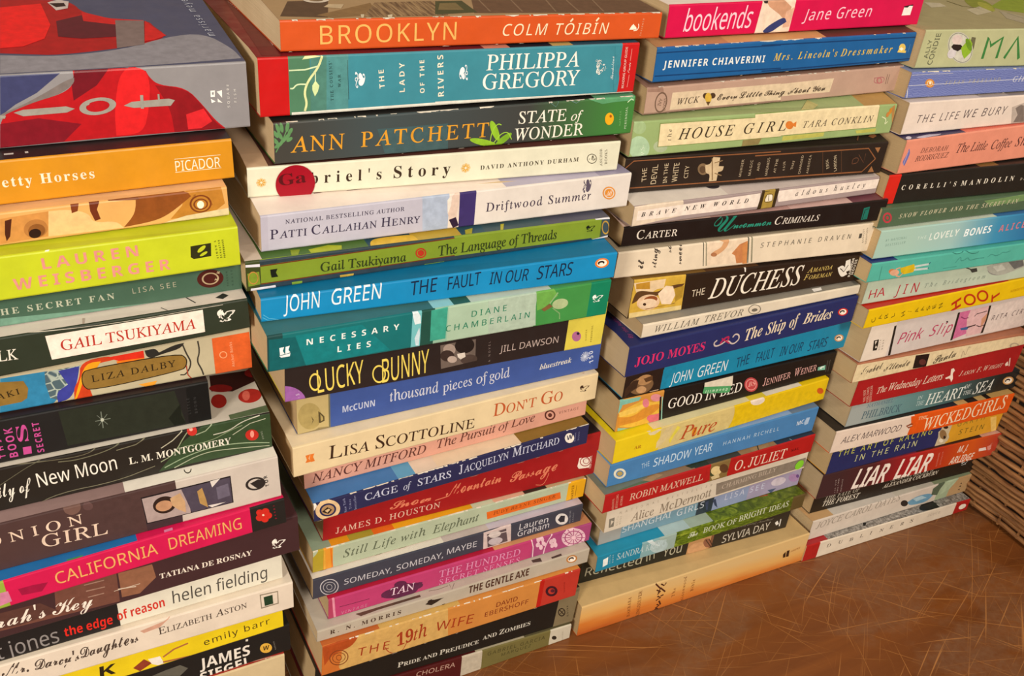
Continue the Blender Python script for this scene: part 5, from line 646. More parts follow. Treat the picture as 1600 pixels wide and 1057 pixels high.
["c10","thin white paperback with spaced grey capitals, squeezed below the dark portrait book",[0.34123,-0.01024,-0.29634],0.7,0.08,192.22,10.02,7.29,11.28,8.99,130.19,"#d8cab4","#8c8478","#d8cab4","#9c7c58",[["R","S","#6d6558",92.9,4.7,5.18,0.05,1.85,-3.63,0.13],["E","S","#6d6558",93.0,4.3,2.59,0.02,0.68,-1.34],["P","F","#efe8e0",[149.1,5.4,158.1,5.5,156.1,2.3,148.1,2.0]],["T","S","SI","#6d6558","WILLIAM",9.9,2.6,45.8,2.1,4.8],["T","S","SI","#6d6558","TREVOR",50.0,2.6,82.8,2.0,4.9]],0,None],
["c11","navy paperback with pink capitals, a ribbon flourish and white ornate title, third stack",[0.33063,-0.01429,-0.32132],1.31,0.92,202.71,22.93,21.24,24.75,21.76,133.51,"#242a5c","#22285a","#242a5c","#9a9284",[["L","S","#c8b8b0",1.12,[73.1,12.2,70.5,10.6,72.2,7.5,77.1,7.8,82.4,10.7,87.8,5.4,93.1,8.3,92.0,12.6,88.1,13.9,86.7,11.5]],["E","S","#c8281c",190.4,10.6,4.85,0.19,2.23,-3.39],["L","S","#b02450",1.44,[76.4,8.8,79.0,12.3,83.3,13.2,82.7,9.7]],["L","S","#b02450",1.02,[76.9,12.8,84.7,7.4]],["E","S","#f3e9d8",190.4,10.6,3.49,0.14,1.6,-2.43],["E","S","#2a1c14",189.6,10.9,2.42,0.1,0.93,-1.42],["E","S","#f3e9d8",189.9,10.3,1.45,0.06,0.53,-0.81],["T","S","SB","#d02c66","JOJO",6.2,7.4,29.1,7.3,6.3],["T","S","SB","#d02c66","MOYES",32.4,7.2,63.1,6.7,6.6],["T","S","BI","#e2d0b4","The",98.5,6.1,113.5,7.4,9.3],["T","S","BI","#e2d0b4","Ship",117.0,6.8,134.6,7.9,9.1],["T","S","BI","#e2d0b4","of",138.6,7.8,147.7,9.2,9.2],["T","S","BI","#e2d0b4","Brides",151.2,8.5,179.5,7.6,8.4],["T","F","NI","#a03a78","By the Author",8.1,7.9,11.2,36.0,2.7]],0,None],
["c12","slim sky blue paperback with scrawled lettering, the smaller of two matching ones, third stack",[0.34752,0.00538,-0.35376],0.8,-0.35,209.16,32.5,37.14,32.5,37.14,131.37,[[0.152,"#2a1c16"],[1,"#1683a8"]],[[0.15,"#2a2018"],[1,"#1683a8"]],"#1683a8","#8c6c44",[["P","S","#2a1c16",[28.9,16.5,31.6,16.9,31.8,-0.3,25.6,0.3]],["P","S","#1683a8",[31.3,17.0,41.6,17.1,45.9,-1.3,31.7,-0.6]],["E","S","#7a5a3c",14.3,7.6,9.73,1.39,3.76,-7.03],["E","S","#c8905c",200.5,10.2,4.64,0.26,2.28,-3.4],["E","S","#b08458",16.4,11.8,6.18,0.9,2.25,-4.18],["P","S","#3c281c",[0.9,7.7,6.6,13.0,11.3,12.9,10.7,6.5,5.5,3.9,1.4,0.1]],["E","S","#f3e9d8",200.5,10.2,3.34,0.19,1.64,-2.44],["E","S","#c09468",15.0,4.1,4.25,-0.23,1.12,-3.04],["P","S","#5a3c24",[15.2,13.0,22.6,14.1,23.5,10.2,17.8,9.6]],["P","S","#d8b898",[22.5,1.0,30.3,1.2,30.6,-0.0,23.7,-0.2]],["E","S","#2a1c14",199.8,10.5,2.31,0.13,0.96,-1.42],["E","S","#f3e9d8",200.2,9.9,1.39,0.08,0.55,-0.81],["T","S","H","#dfe8ee","JOHN",39.3,3.2,58.5,3.4,8.8],["T","S","H","#dfe8ee","GREEN",63.3,3.7,90.1,4.1,9.0],["T","S","H","#173a5c","THE",99.1,4.2,111.0,5.7,8.6],["T","S","H","#173a5c","FAULT",117.5,4.9,134.5,6.2,8.5],["T","S","H","#173a5c","IN OUR",140.3,5.7,162.8,6.0,8.1],["T","S","H","#173a5c","STARS",169.2,4.5,188.7,5.3,8.4]],0,None],
["c13","black paperback with a crossed legs picture, a red seal and a green price label",[0.3464,0.00529,-0.38144],0.37,1.23,202.84,26.82,20.8,27.47,21.88,133.17,[[0.185,"#c98a3c"],[1,"#1b1512"]],"#1f1814","#1b1512","#a08454",[["P","S","#7ab4a4",[-1.5,26.8,17.7,25.5,16.3,22.6,-0.7,22.2]],["P","S","#7ab4a4",[-1.8,27.9,3.2,27.3,2.5,20.5,0.1,15.7]],["L","S","#4a4440",0.77,[196.3,3.7,195.1,14.5]],["L","S","#4a4440",0.77,[198.7,3.6,197.6,14.5]],["P","S","#e0b040",[0.5,13.3,2.9,17.6,15.0,20.9,22.0,22.7,28.5,17.4,34.8,18.5,37.8,3.8,22.8,-2.6,7.1,2.7,1.9,4.1]],["E","S","#b84448",119.3,10.6,6.88,-1.68,1.78,-6.82],["P","S","#7ab8a0",[186.3,10.2,194.0,10.6,194.9,6.1,186.7,7.2]],["P","S","#d08a30",[0.5,12.8,13.3,9.4,23.2,16.0,35.4,15.6,36.3,10.7,21.6,4.4,10.5,4.6,1.8,4.6]],["P","S","#8ab8a0",[1.6,3.3,11.1,0.6,28.0,-0.2,31.7,-0.3,18.9,-1.5,2.1,-0.1]],["R","S","#e09a90",119.3,10.6,5.21,-1.27,1.32,-5.05,0.14],["P","S","#e8ece4",[188.0,8.8,189.9,10.2,193.1,9.7,192.8,8.7,190.5,9.0,190.5,7.6]],["P","S","#e8c058",[0.4,16.5,15.5,18.0,24.5,19.3,23.2,16.0,14.6,12.7,2.0,12.4]],["E","S","#d87a84",22.7,18.9,2.9,-0.75,0.68,-3.86],["E","S","#d88a90",31.0,21.3,4.89,-1.24,0.61,-3.28],["E","S","#d8707c",31.0,3.7,4.96,-1.33,0.62,-3.38],["P","S","#d86a74",[26.7,6.7,37.0,6.8,38.1,-0.1,28.8,0.5]],["L","S","#8fc4b0",0.8,[36.4,20.9,39.6,-0.7]],["L","S","#1b1512",1.39,[34.8,21.3,37.9,-0.3]],["T","S","S","#eee6da","GOOD",42.9,8.8,73.0,7.0,8.3],["T","S","S","#eee6da","IN",76.6,7.3,86.6,7.1,8.2],["T","S","S","#eee6da","BED",90.3,7.2,110.3,7.2,8.4],["T","S","SB","#e09a90","BS",116.4,9.3,123.1,8.9,4.4],["T","S","^S","#d8a49c","Jennifer",131.3,6.2,158.2,7.6,7.3],["T","S","^S","#d8a49c","Weiner",161.7,7.6,184.6,8.0,7.2]],0,["price_label",[72.7,23.8,98.6,23.7,100.1,14.5,73.2,20.0],[73.2,20.2,99.0,14.8,98.9,9.6,97.3,9.3,74.0,14.2,72.7,15.1],96.3,13.6,75.5,16.7]],
["c14","yellow paperback with pale leaf shapes and a red slanted title, third stack",[0.34279,-0.00265,-0.40271],1.82,1.17,203.22,20.35,20.29,20.91,21.15,130.88,[[0.193,"#dcc01c"],[0.532,"#cdb878"],[1,"#d9b610"]],[[0.16,"#e0c818"],[0.6,"#dcd0a0"],[0.68,"#dcc43c"],[0.86,"#e0d4c0"],[1,"#e0be14"]],"#d9b610","#b09c74",[["P","S","#cdb878",[56.4,18.8,102.8,15.3,107.1,-1.9,53.9,2.1]],["P","S","#d8c8a0",[15.0,25.2,30.5,22.5,29.3,19.1,23.1,21.9,17.3,22.6]],["P","S","#d8c8a0",[27.4,18.7,36.8,19.7,39.8,18.8,33.7,15.9,29.7,16.6]],["P","S","#d0bc88",[43.7,18.7,50.3,19.6,48.2,10.6,41.6,4.9,37.2,2.4,37.0,8.2]],["P","S","#d8c84c",[53.7,17.7,57.0,15.7,52.4,9.4,49.7,3.4,48.0,6.8]],["P","S","#d9b610",[105.2,23.4,122.7,23.5,195.4,13.2,199.3,-2.3,130.4,-1.0,103.4,-0.8,107.2,5.1,108.2,13.8]],["E","S","#e0d0c0",129.3,18.8,6.92,-0.07,2.18,-4.02],["E","S","#c8581c",196.8,10.0,3.99,-2.1,-0.25,-2.59],["E","S","#d88a1c",71.2,7.7,1.97,-1.19,-0.67,-3.85],["T","S","SI","#b04a24","Pure",58.0,4.0,91.9,2.6,11.6],["T","S","SB","#b07818","AR",17.1,8.1,23.3,7.6,2.6]],0,None],
["c15","sky blue paperback with white jagged capitals and a small flower seal, third stack",[0.34152,-0.00242,-0.42301],0.23,-0.11,195.52,19.84,23.29,20.0,24.36,127.23,"#4479ac",[[0.6,"#6a9ac8"],[0.86,"#7a98c8"],[1,"#5a7090"]],"#4479ac","#a0947c",[["P","S","#a4bcd8",[183.7,11.1,185.1,15.5,188.7,15.1,188.5,8.9,185.1,8.4]],["R","S","#d8d4c0",9.6,9.9,4.16,-0.1,1.59,-4.05,0.47],["E","S","#b09858",9.6,9.9,2.35,-0.05,0.84,-2.13],["T","S","L","#b4cce0","THE",28.4,8.8,35.1,9.9,4.6],["T","S","L","#c8dcec","SHADOW",38.6,7.9,72.1,7.6,7.5],["T","S","L","#c8dcec","YEAR",75.1,7.8,91.9,8.1,7.8],["T","S","L","#b4cce0","HANNAH RICHELL",102.4,10.1,157.6,10.3,3.6],["T","S","NB","#c8d4e4","MC",176.0,10.1,183.2,10.7,3.9]],0,None],
["c16","bright red paperback with foliage pictures on its cover edge and white capitals, third stack",[0.33683,-0.00886,-0.44047],0.95,-0.32,201.18,16.69,17.54,17.27,18.02,127.69,[[0.472,"#a81c1c"],[0.567,"#7d6438"],[1,"#a81a18"]],[[0.2,"#6d7468"],[0.4,"#8a6c50"],[0.62,"#3c3a30"],[0.8,"#94704a"],[1,"#2a3440"]],"#a81a18","#9a8c70",[["E","S","#3c4428",97.4,8.8,4.55,-1.31,0.87,-3.35],["P","S","#a81c1c",[90.9,15.3,94.1,15.1,97.0,1.7,92.3,1.5]],["P","S","#a81a18",[113.8,17.0,119.7,16.9,121.7,1.8,113.6,2.0]],["E","S","#d8c088",101.4,9.7,4.87,0.37,2.67,-4.66],["E","S","#5a3c24",108.8,9.7,4.63,-1.32,1.21,-4.5],["P","F","#5a6a4c",[6.2,1.3,33.2,3.5,41.5,1.5,22.2,1.4,6.3,0.0]],["P","F","#a8845c",[34.0,4.5,49.1,6.6,52.9,3.7,40.0,0.8]],["P","F","#2c3424",[74.7,6.0,93.9,6.9,93.6,1.4,77.7,2.1]],["P","F","#9a7850",[135.9,6.4,155.8,6.2,153.4,1.1,135.4,0.7]],["L","F","#8a9aa0",0.74,[175.7,3.1,177.0,-0.5]],["P","S","#c8b484",[97.5,4.6,104.3,6.8,106.6,2.0,99.3,1.5]],["L","F","#1c2018",0.83,[145.5,7.2,141.3,-0.1]],["T","S","S","#d8a48c","INTERNATIONAL",9.7,0.8,8.1,11.7,1.7],["T","S","S","#d8a48c","BESTSELLING",12.6,1.7,11.5,14.6,1.8],["T","S","S","#d8a48c","AUTHOR",16.4,2.7,15.7,12.1,1.8],["T","S","S","#d8b49c","ROBIN MAXWELL",22.3,5.3,89.3,4.5,6.2],["T","S","S","#e2c8b4","O. JULIET",119.8,4.2,172.9,2.2,9.2],["T","S","N","#4a1010","NAL",178.2,6.4,186.3,6.6,2.5]],0,None],
["c17","white paperback with a grey tail panel and a round green sticker, third stack",[0.34769,-0.00138,-0.46871],0.78,1.0,197.44,27.97,23.42,27.97,23.42,127.89,[[1,"#cfc3b0"]],"#cfc3b0","#cfc3b0","#9c8862",[["P","S","#7a7468",[2.8,13.0,7.6,13.1,7.9,4.2,3.6,4.3]],["P","S","#84786a",[102.1,14.4,196.1,11.7,198.3,2.0,104.2,2.3]],["P","S","#cfc3b0",[4.8,11.1,7.3,9.5,4.9,6.0]],["T","S","S","#b8a898","CHARMING BILLY",108.9,6.8,165.1,7.2,4.2],["T","S","N","#a09484","NATIONAL BESTSELLER",11.5,14.9,97.8,13.5,2.2],["T","S","S","#857868","Alice",22.9,3.6,44.0,3.1,8.1],["T","S","S","#857868","McDermott",49.4,2.7,98.7,3.2,8.7],["T","S","N","#a89c88","DELTA",11.3,4.4,11.1,13.3,1.4],["T","S","N","#a89c88","BOOK",14.0,4.7,13.9,12.6,1.4]],0,["round_sticker","#7cc22c",190.3,6.2,4.6]],
["c18","slim pale blue paperback with white capitals, tucked back low in the third stack",[0.35159,0.00805,-0.49],-0.08,0.15,199.88,21.12,24.08,21.12,24.08,129.01,[[0.1,"#9c9a94"],[0.46,"#6f90a0"],[0.54,"#2c3640"],[0.72,"#8894b4"],[1,"#9c92ac"]],"#8a90a8","#9c92ac","#8c7c5c",[["P","S","#38425c",[99.4,12.1,102.5,12.8,103.8,2.9,102.0,3.4]],["P","S","#38425c",[106.5,12.2,109.7,12.3,114.0,2.0,110.4,5.4]],["E","S","#c8bcc8",175.9,10.7,7.68,0.53,2.74,-4.48],["P","S","#4a5474",[165.9,4.5,175.5,3.9,170.7,0.1]],["E","S","#a080a8",192.9,9.8,5.73,-0.72,2.27,-4.77],["E","S","#6a4a84",197.0,10.4,1.87,-0.54,0.65,-2.04],["P","S","#9a3a34",[160.2,-0.2,170.9,-0.5,168.5,-4.4,163.5,-3.5]],["T","S","N","#c8d0d4","SHANGHAI",20.9,6.1,66.1,7.2,6.1],["T","S","N","#c8d0d8","GIRLS",72.1,6.2,98.7,7.2,6.3],["T","S","N","#c4c8dc","LISA SEE",119.6,8.1,160.8,8.1,5.8]],0,None],
["c19","paperback with blue sky and grass photo, light capitals, low in the third stack",[0.34652,-0.0012,-0.50732],-0.8,0.79,204.28,16.24,14.81,17.1,14.81,134.72,[[0.196,"#1c7f9e"],[0.275,"#7fa4a8"],[0.354,"#94a8a0"],[0.934,"N:grass"],[1,"#5a4a28"]],[[0.3,"#2488a8"],[0.42,"#a8bcbc"],[0.53,"#9cac9c"],[1,"N:grass"]],"#5a4a28","#8c7a5c",[["E","S","#a8bcbc",56.8,7.3,7.95,0.48,3.31,-7.06],["P","S","#c8d4d4",[37.5,28.4,43.8,24.0,50.1,20.4,48.0,16.5,58.3,6.8,48.9,11.6,42.1,18.5]],["P","S","#e8ece8",[5.4,11.4,9.7,12.7,10.2,5.1,6.1,3.8]],["P","F","#b04038",[163.6,11.6,172.5,11.1,169.2,7.2,163.5,8.7]],["T","S","S","#b8ccd0","SANDRA KRING",18.0,6.9,63.4,6.3,6.1],["T","S","N","#b8d0d8","DELTA",12.5,5.5,11.7,14.1,1.2],["T","S","N","#b8d0d8","BOOK",15.2,5.6,14.5,13.6,1.2],["T","S","CB","#d8dcc8","The",84.5,6.0,94.0,6.5,5.4],["T","S","S","#c8ccb4","BOOK OF",99.0,6.5,132.6,6.0,5.6],["T","S","S","#d0d4bc","BRIGHT",134.8,6.8,163.0,7.6,6.1],["T","S","S","#d0d4bc","IDEAS",166.1,6.9,187.0,7.1,5.9]],0,None],
["c20","black paperback with large pale lettering and a skin-toned photo, second from the third stack's bottom",[0.34633,0.01605,-0.5347],-2.83,-0.17,205.0,27.11,30.56,27.11,30.56,132.05,[[0.492,"#22221c"],[0.602,"#b88a5c"],[0.615,"#7a5038"],[1,"#2c261f"]],"#2c261f","#a8642c","#8c7450",[["P","S","#e0dcd4",[190.6,9.7,193.0,11.4,195.5,7.1,192.8,6.2]],["L","S","#e0dcd4",1.1,[196.9,4.2,196.3,12.3]],["E","S","#c8986c",111.0,4.2,9.02,1.01,3.43,-6.67],["E","S","#8a5a44",120.7,7.3,4.27,-1.25,1.24,-5.16],["L","S","#3c2418",0.76,[118.0,11.7,126.1,0.9]],["L","S","#3c2418",0.76,[121.2,11.9,126.7,3.1]],["T","S","N","#aca890","Reflected",4.3,6.9,56.4,4.3,8.8],["T","S","N","#aca890","in",61.3,4.9,69.0,6.1,9.8],["T","S","N","#b4b098","You",76.4,5.1,94.8,5.2,10.1],["T","S","N","#c8c0b0","SYLVIA DAY",136.2,2.7,185.5,4.1,8.4],["T","S","CI","#8a8474","Bestselling Author",144.6,15.9,187.5,14.2,2.1]],0,None],
["c21","thick cream and orange paperback with small stacked words, on the table under the third stack",[0.33718,-0.0048,-0.5676],-0.72,0.0,229.85,31.26,32.02,32.72,32.02,133.53,"N:ember","#c6a672","#b85a24","#a8824c",[["L","S","#4a2414",1.39,[68.3,31.0,74.2,23.9,72.9,19.4]],["L","S","#4a2414",1.4,[73.8,29.0,77.4,26.0,79.0,28.7]],["L","S","#4a2414",1.41,[74.0,24.8,80.0,18.4]],["L","S","#4a2414",1.4,[70.6,23.6,74.9,20.3,72.5,17.9]],["L","S","#4a2414",1.43,[72.3,11.3,76.4,13.1,72.8,16.1]],["L","S","#4a2414",1.43,[76.0,14.9,78.9,15.5]],["L","S","#4a2414",1.44,[73.4,2.4,76.7,4.5,74.1,6.4]],["L","S","#4a2414",1.45,[73.0,0.9,75.0,1.8,77.9,-1.4]],["L","S","#4a2414",1.45,[78.1,4.8,75.6,10.0]],["P","S","#3c2414",[204.3,16.4,206.7,18.7,208.1,11.9,205.3,12.2]],["P","S","#3c2414",[207.7,19.3,210.8,19.2,211.9,11.6,208.7,12.0]],["T","S","S","#7a4420","BARBARA",48.3,3.4,46.1,25.3,2.7],["T","S","S","#7a4420","KINGSOLVER",58.1,0.2,55.7,28.7,3.1],["T","S","S","#7a4420","The",91.0,9.3,90.4,18.8,2.9],["T","S","S","#7a4420","Poisonwood",101.6,-2.4,99.3,28.4,3.0],["T","S","S","#7a4420","Bible",109.9,8.7,109.2,21.5,3.0],["T","S","N","#b07a44","HARPER",213.1,15.9,223.3,16.9,2.2]],0,None],
["d01","thick sage green paperback with a glass globe picture and large green capitals, rightmost stack",[0.54433,0.01056,-0.13849],-0.38,-1.05,205.0,24.92,27.15,27.92,30.15,134.53,[[1,"#b3b387"]],"#a89c72","#b3b387","#b89468",[["P","S","#6a6448",[46.1,20.4,50.4,20.0,52.0,13.1,50.3,5.8,46.9,3.6]],["E","S","#c0bca8",38.3,13.2,10.4,2.45,10.13,-10.26],["L","S","#3a7a3a",2.58,[64.3,5.6,63.4,20.0,68.6,14.4,78.2,19.9,79.0,5.8]],["L","S","#3a7a3a",2.65,[87.2,5.7,94.0,19.9,103.2,5.1]],["E","F","#8a9030",134.5,68.8,-3.5,-17.04,-21.0,-15.61],["P","F","#8fa030",[138.8,62.1,177.9,83.2,211.3,87.4,152.4,42.3,138.8,52.2]],["P","F","#c8bca0",[80.3,74.9,94.4,71.8,90.1,61.9,70.2,58.6]],["E","S","#8a8878",38.3,13.2,9.65,2.27,9.57,-9.69],["E","F","#a8a840",133.8,62.1,-5.38,-12.5,-10.89,-7.79],["P","F","#c4b898",[100.1,52.2,126.3,62.0,121.0,45.8,93.1,36.6]],["P","F","#b0a488",[132.3,48.9,140.1,32.9,114.8,13.5,113.3,27.1]],["E","S","#c8c4b4",38.3,13.2,9.09,2.14,9.15,-9.27],["L","F","#6a6030",1.63,[109.4,78.7,108.0,62.0,120.3,57.1]],["L","F","#8a8460",1.27,[132.8,42.5,132.1,26.7]],["E","S","#d8c4bc",32.3,18.6,2.86,2.2,4.27,-2.43],["E","S","#d0c8c8",31.4,9.6,4.04,-1.35,-1.15,-3.13],["P","S","#2a1c18",[28.7,14.0,30.0,15.7,37.7,15.3,41.0,13.2,36.6,11.0,31.8,12.1]],["P","S","#8cb02c",[38.8,13.2,44.2,19.6,48.8,16.0,50.2,10.2,45.8,5.8,42.1,8.8]],["T","S","N","#5c5c48","ALLY",9.2,6.6,8.4,18.9,3.7],["T","S","N","#5c5c48","CONDIE",15.1,2.4,14.8,22.9,4.4],["E","S","#6a9020",45.4,15.3,1.99,0.54,4.38,-4.13]],0,None],
["d02","faded blue patterned paperback with a creased spine and an orange bird badge, rightmost stack",[0.53877,0.00681,-0.15734],0.11,-0.53,205.0,17.61,16.89,18.73,16.89,135.08,"N:bluepaisley","#7a86ac","N:bluepaisley","#8c6c4c",[["E","S","#d08430",20.2,9.6,4.57,-0.16,1.39,-3.0],["E","S","#e8c890",20.2,9.6,3.04,-0.11,0.94,-2.02],["L","S","#c4c4d0",0.46,[0.1,8.7,37.3,8.8,70.5,9.3,93.8,9.1,118.6,9.5]],["L","S","#b4b4c4",0.37,[0.1,15.7,18.9,15.8,40.4,15.8]],["L","S","#d8d4d4",0.64,[-1.6,17.6,-0.4,8.5,1.9,0.4]],["E","S","#d08430",20.3,9.4,2.17,-0.08,0.62,-1.35],["E","S","#f0e4d0",20.4,9.8,1.19,-0.04,0.45,-0.97],["T","S","SI","#b0a890","SUSAN VREELAND",35.4,8.1,92.3,8.6,2.6],["T","S","SI","#d0d0d8","GIRL",106.6,7.6,125.9,7.7,4.1]],1,None],
["d03","white paperback with dark slanted capitals and a grey photo at the frame's right edge",[0.53959,0.00191,-0.181],-0.19,0.29,205.0,22.45,20.33,23.45,20.49,136.5,"#dfcdbf",[[0.35,"#cdbcb0"],[0.5,"#a89a90"],[0.62,"#8a7c70"],[1,"#6a5c54"]],"#dfcdbf","#8c6c48",[["P","S","#b8a89c",[107.8,13.0,119.5,15.5,128.0,0.0,113.5,0.2]],["P","S","#7a6c64",[112.0,12.0,116.8,14.1,120.7,13.4,127.6,0.9,115.3,1.3,117.1,6.8]],["T","S","NI","#55484a","THE LIFE",11.9,7.6,53.4,7.9,5.5],["T","S","NI","#55484a","WE BURY",58.1,8.2,103.2,8.3,5.8]],0,None],
["d04","salmon pink paperback with a purple flower and slim dark lettering, rightmost stack",[0.53956,-0.00481,-0.20639],1.73,-0.4,205.0,24.03,27.64,25.16,27.64,137.41,"#dd8c73",[[0.3,"#3c3454"],[1,"#d8705c"]],"#dd8c73","#8e6b42",[["P","S","#3a3c78",[0.5,3.4,-1.2,9.4,0.0,13.9,2.7,15.2,-1.3,21.6,2.8,19.8,3.2,21.3,6.6,19.9,7.1,16.4,10.0,13.1,7.9,10.9,10.2,8.4,6.3,7.2,8.2,4.3,3.4,3.9]],["P","F","#b8b0c4",[11.8,2.9,19.1,4.3,29.8,4.9,38.5,3.7,35.5,2.2,25.6,1.4,13.5,0.6]],["E","F","#c8c0d0",5.1,3.6,2.14,-0.59,-2.39,-2.05],["P","S","#6a6aa8",[1.4,8.4,3.0,12.1,3.8,15.1,4.1,18.2,6.7,14.9,6.0,10.3,4.8,5.7]],["L","S","#b8a8c0",0.51,[3.3,6.7,3.9,11.2,4.3,16.6]],["T","S","SI","#6a4038","DEBORAH",17.1,13.9,46.0,13.6,3.5],["T","S","SI","#6a4038","RODRIGUEZ",14.2,8.0,48.7,8.2,3.9],["T","S","SI","#5c3430","The Little",56.1,10.8,89.8,10.5,6.6],["T","S","SI","#5c3430","Coffee",94.9,10.2,117.9,10.3,6.9],["T","S","SI","#5c3430","Shop",122.8,10.3,146.5,10.2,7.0]],0,None],
["d05","black paperback with a torn red head end and spaced white bold capitals, rightmost stack",[0.53274,-0.00467,-0.22823],-0.75,-1.55,205.0,21.62,23.8,21.64,25.76,137.3,[[0.056,"#cc2418"],[1,"#221d18"]],[[0.45,"#1c1815"],[0.55,"#7a5a30"],[0.9,"#201a16"],[1,"#b08c50"]],"#221d18","#9a7440",[["P","S","#a87c44",[-9.6,23.9,-2.8,22.7,-3.8,19.4,-1.8,16.0,-2.6,12.7,0.4,8.3,0.7,2.4,0.3,0.7,-4.5,12.0]],["T","S","SB","#e4dac8","CORELLI'S",15.5,10.1,71.4,9.4,3.5],["T","S","SB","#e4dac8","MANDOLIN",76.7,9.3,134.7,9.7,3.8],["T","S","SB","#a89c8c","DE BERNIERES",142.6,9.5,185.3,9.7,2.0]],0,None],
["d06","dark green paperback with a small red seal and pale slanted capitals, rightmost stack",[0.53068,-0.00908,-0.24365],-0.16,-1.3,205.0,14.67,13.41,15.23,14.34,136.6,"#4c6048","#5a7052","#4c6048","#8c7a58",[["P","S","#6d8a58",[106.6,12.0,151.7,13.5,154.9,8.2,115.8,7.2]],["R","S","#b83a44",7.1,7.4,3.95,-0.84,0.68,-3.3,0.44],["E","S","#b83a44",7.1,7.4,1.42,-0.13,0.62,-1.44],["T","S","BI","#c4bc9c","SNOW FLOWER",18.9,5.8,67.0,6.5,3.3],["T","S","BI","#c4bc9c","AND THE",70.7,6.5,102.1,6.5,3.4],["T","S","BI","#c4bc9c","SECRET FAN",106.0,6.4,147.9,7.0,3.5]],0,None],
["d07","pale aqua to blue paperback with white blurred capitals and a coral author name, rightmost stack",[0.53196,-0.01224,-0.26619],-0.39,-1.89,205.0,21.7,23.66,22.28,24.38,130.75,[["grad",[[0.309,"#a3c0b2"],[0.46,"#9cbcb8"],[0.555,"#6fa4b4"],[0.684,"#3d8ab0"],[1,"#2a6a9c"]]]],[[0.3,"#c0ccb8"],[0.6,"#c8d0c0"],[1,"#3c6ca0"]],"#2a6a9c","#9c7c50",[["T","S","N","#7a988c","#1 NATIONAL",7.1,12.9,28.2,13.6,1.9],["T","S","N","#7a988c","BESTSELLER",8.7,9.2,28.4,9.8,1.9],["T","S","NB","#c4d8cc","THE",39.9,11.5,48.8,11.8,2.5],["T","S","NB","#dfe8e0","LOVELY",52.7,9.9,83.8,11.0,5.5],["T","S","NB","#eef4f4","BONES",90.7,9.5,120.4,10.4,6.0],["T","S","NB","#c87884","ALICE SEBOLD",130.1,9.8,206.7,13.4,5.6]],0,None],
["d08","turquoise paperback with a girl in a yellow dress lying on its spine, rightmost stack",[0.52731,-0.01674,-0.28192],-0.26,-1.89,205.0,14.99,15.33,15.67,15.66,132.89,"#52ac9b",[[0.13,"#20306a"],[1,"#4aa496"]],"#52ac9b","#a88c5c",[["L","S","#3c8478",0.57,[12.3,0.9,10.6,12.0]],["E","S","#c87848",23.2,6.6,3.43,0.1,1.41,-2.14],["L","S","#3f8c80",0.75,[90.8,6.3,92.8,9.9,95.0,10.6,96.2,7.2,100.4,7.7,103.2,9.8,106.2,6.6,111.1,7.2,116.2,7.5,123.0,7.3]],["L","S","#3f8c80",0.65,[127.0,7.4,129.8,9.5,133.0,8.7,136.4,7.4,141.3,8.4,143.0,10.1,147.7,9.2,152.6,10.2]],["L","S","#3f8c80",0.49,[78.6,2.9,93.8,3.1]],["L","S","#2a6a60",0.49,[78.8,17.4,87.0,13.8,93.2,14.1,97.3,16.0,104.4,12.5,112.4,12.2,112.9,13.6]],["L","S","#2a6a60",0.51,[111.6,16.1,121.1,15.6,128.1,17.4]],["E","S","#d8a484",26.2,5.3,4.6,0.13,1.68,-2.54],["P","S","#d0b01c",[30.6,8.5,44.1,10.3,47.9,6.2,46.1,3.6,36.8,2.8,32.8,5.0]],["L","S","#c0ccc8",1.65,[45.8,8.1,60.8,8.5]],["L","S","#c0ccc8",1.66,[46.4,5.4,61.6,4.9]],["L","S","#2a4a6a",0.84,[60.6,8.5,61.7,9.8]],["L","S","#2a4a6a",0.84,[61.2,4.7,61.6,5.6]],["L","S","#d8a484",1.16,[28.5,2.8,32.7,1.4,35.1,3.9]],["L","S","#d8a484",1.03,[26.1,8.1,30.4,9.0]]],0,None],
["d09","pale mint paperback with tall red capitals and a grey cloth photo, rightmost stack",[0.53992,-0.00861,-0.30575],-0.51,-1.35,205.0,23.18,21.27,23.18,21.27,130.28,"#b4c0ac","#b4c0ac","#b4c0ac","#9c9078",[["E","S","#8a8a84",146.1,12.1,13.23,-0.19,4.22,-5.8],["P","S","#a8a89c",[129.4,16.2,147.0,18.4,174.2,17.5,178.2,10.6,164.8,7.8,151.1,5.6,135.5,10.2]],["P","S","#3c3c38",[109.5,16.4,117.9,16.4,120.4,13.0,114.2,12.7]],["L","S","#3c3c38",0.82,[104.4,18.2,111.1,16.0]],["P","S","#6a6a68",[154.8,17.5,172.9,17.1,177.6,11.7,166.7,9.7]],["P","S","#c0c0b4",[137.1,15.3,148.2,16.1,155.5,11.0,145.8,10.0]],["T","S","N","#b02838","HA",5.2,4.0,21.4,4.9,7.3],["T","S","N","#b02838","JIN",32.4,3.8,56.5,3.2,8.3],["T","S","SI","#808c80","The Bridegroom",63.6,5.9,132.9,5.7,3.8]],0,None],
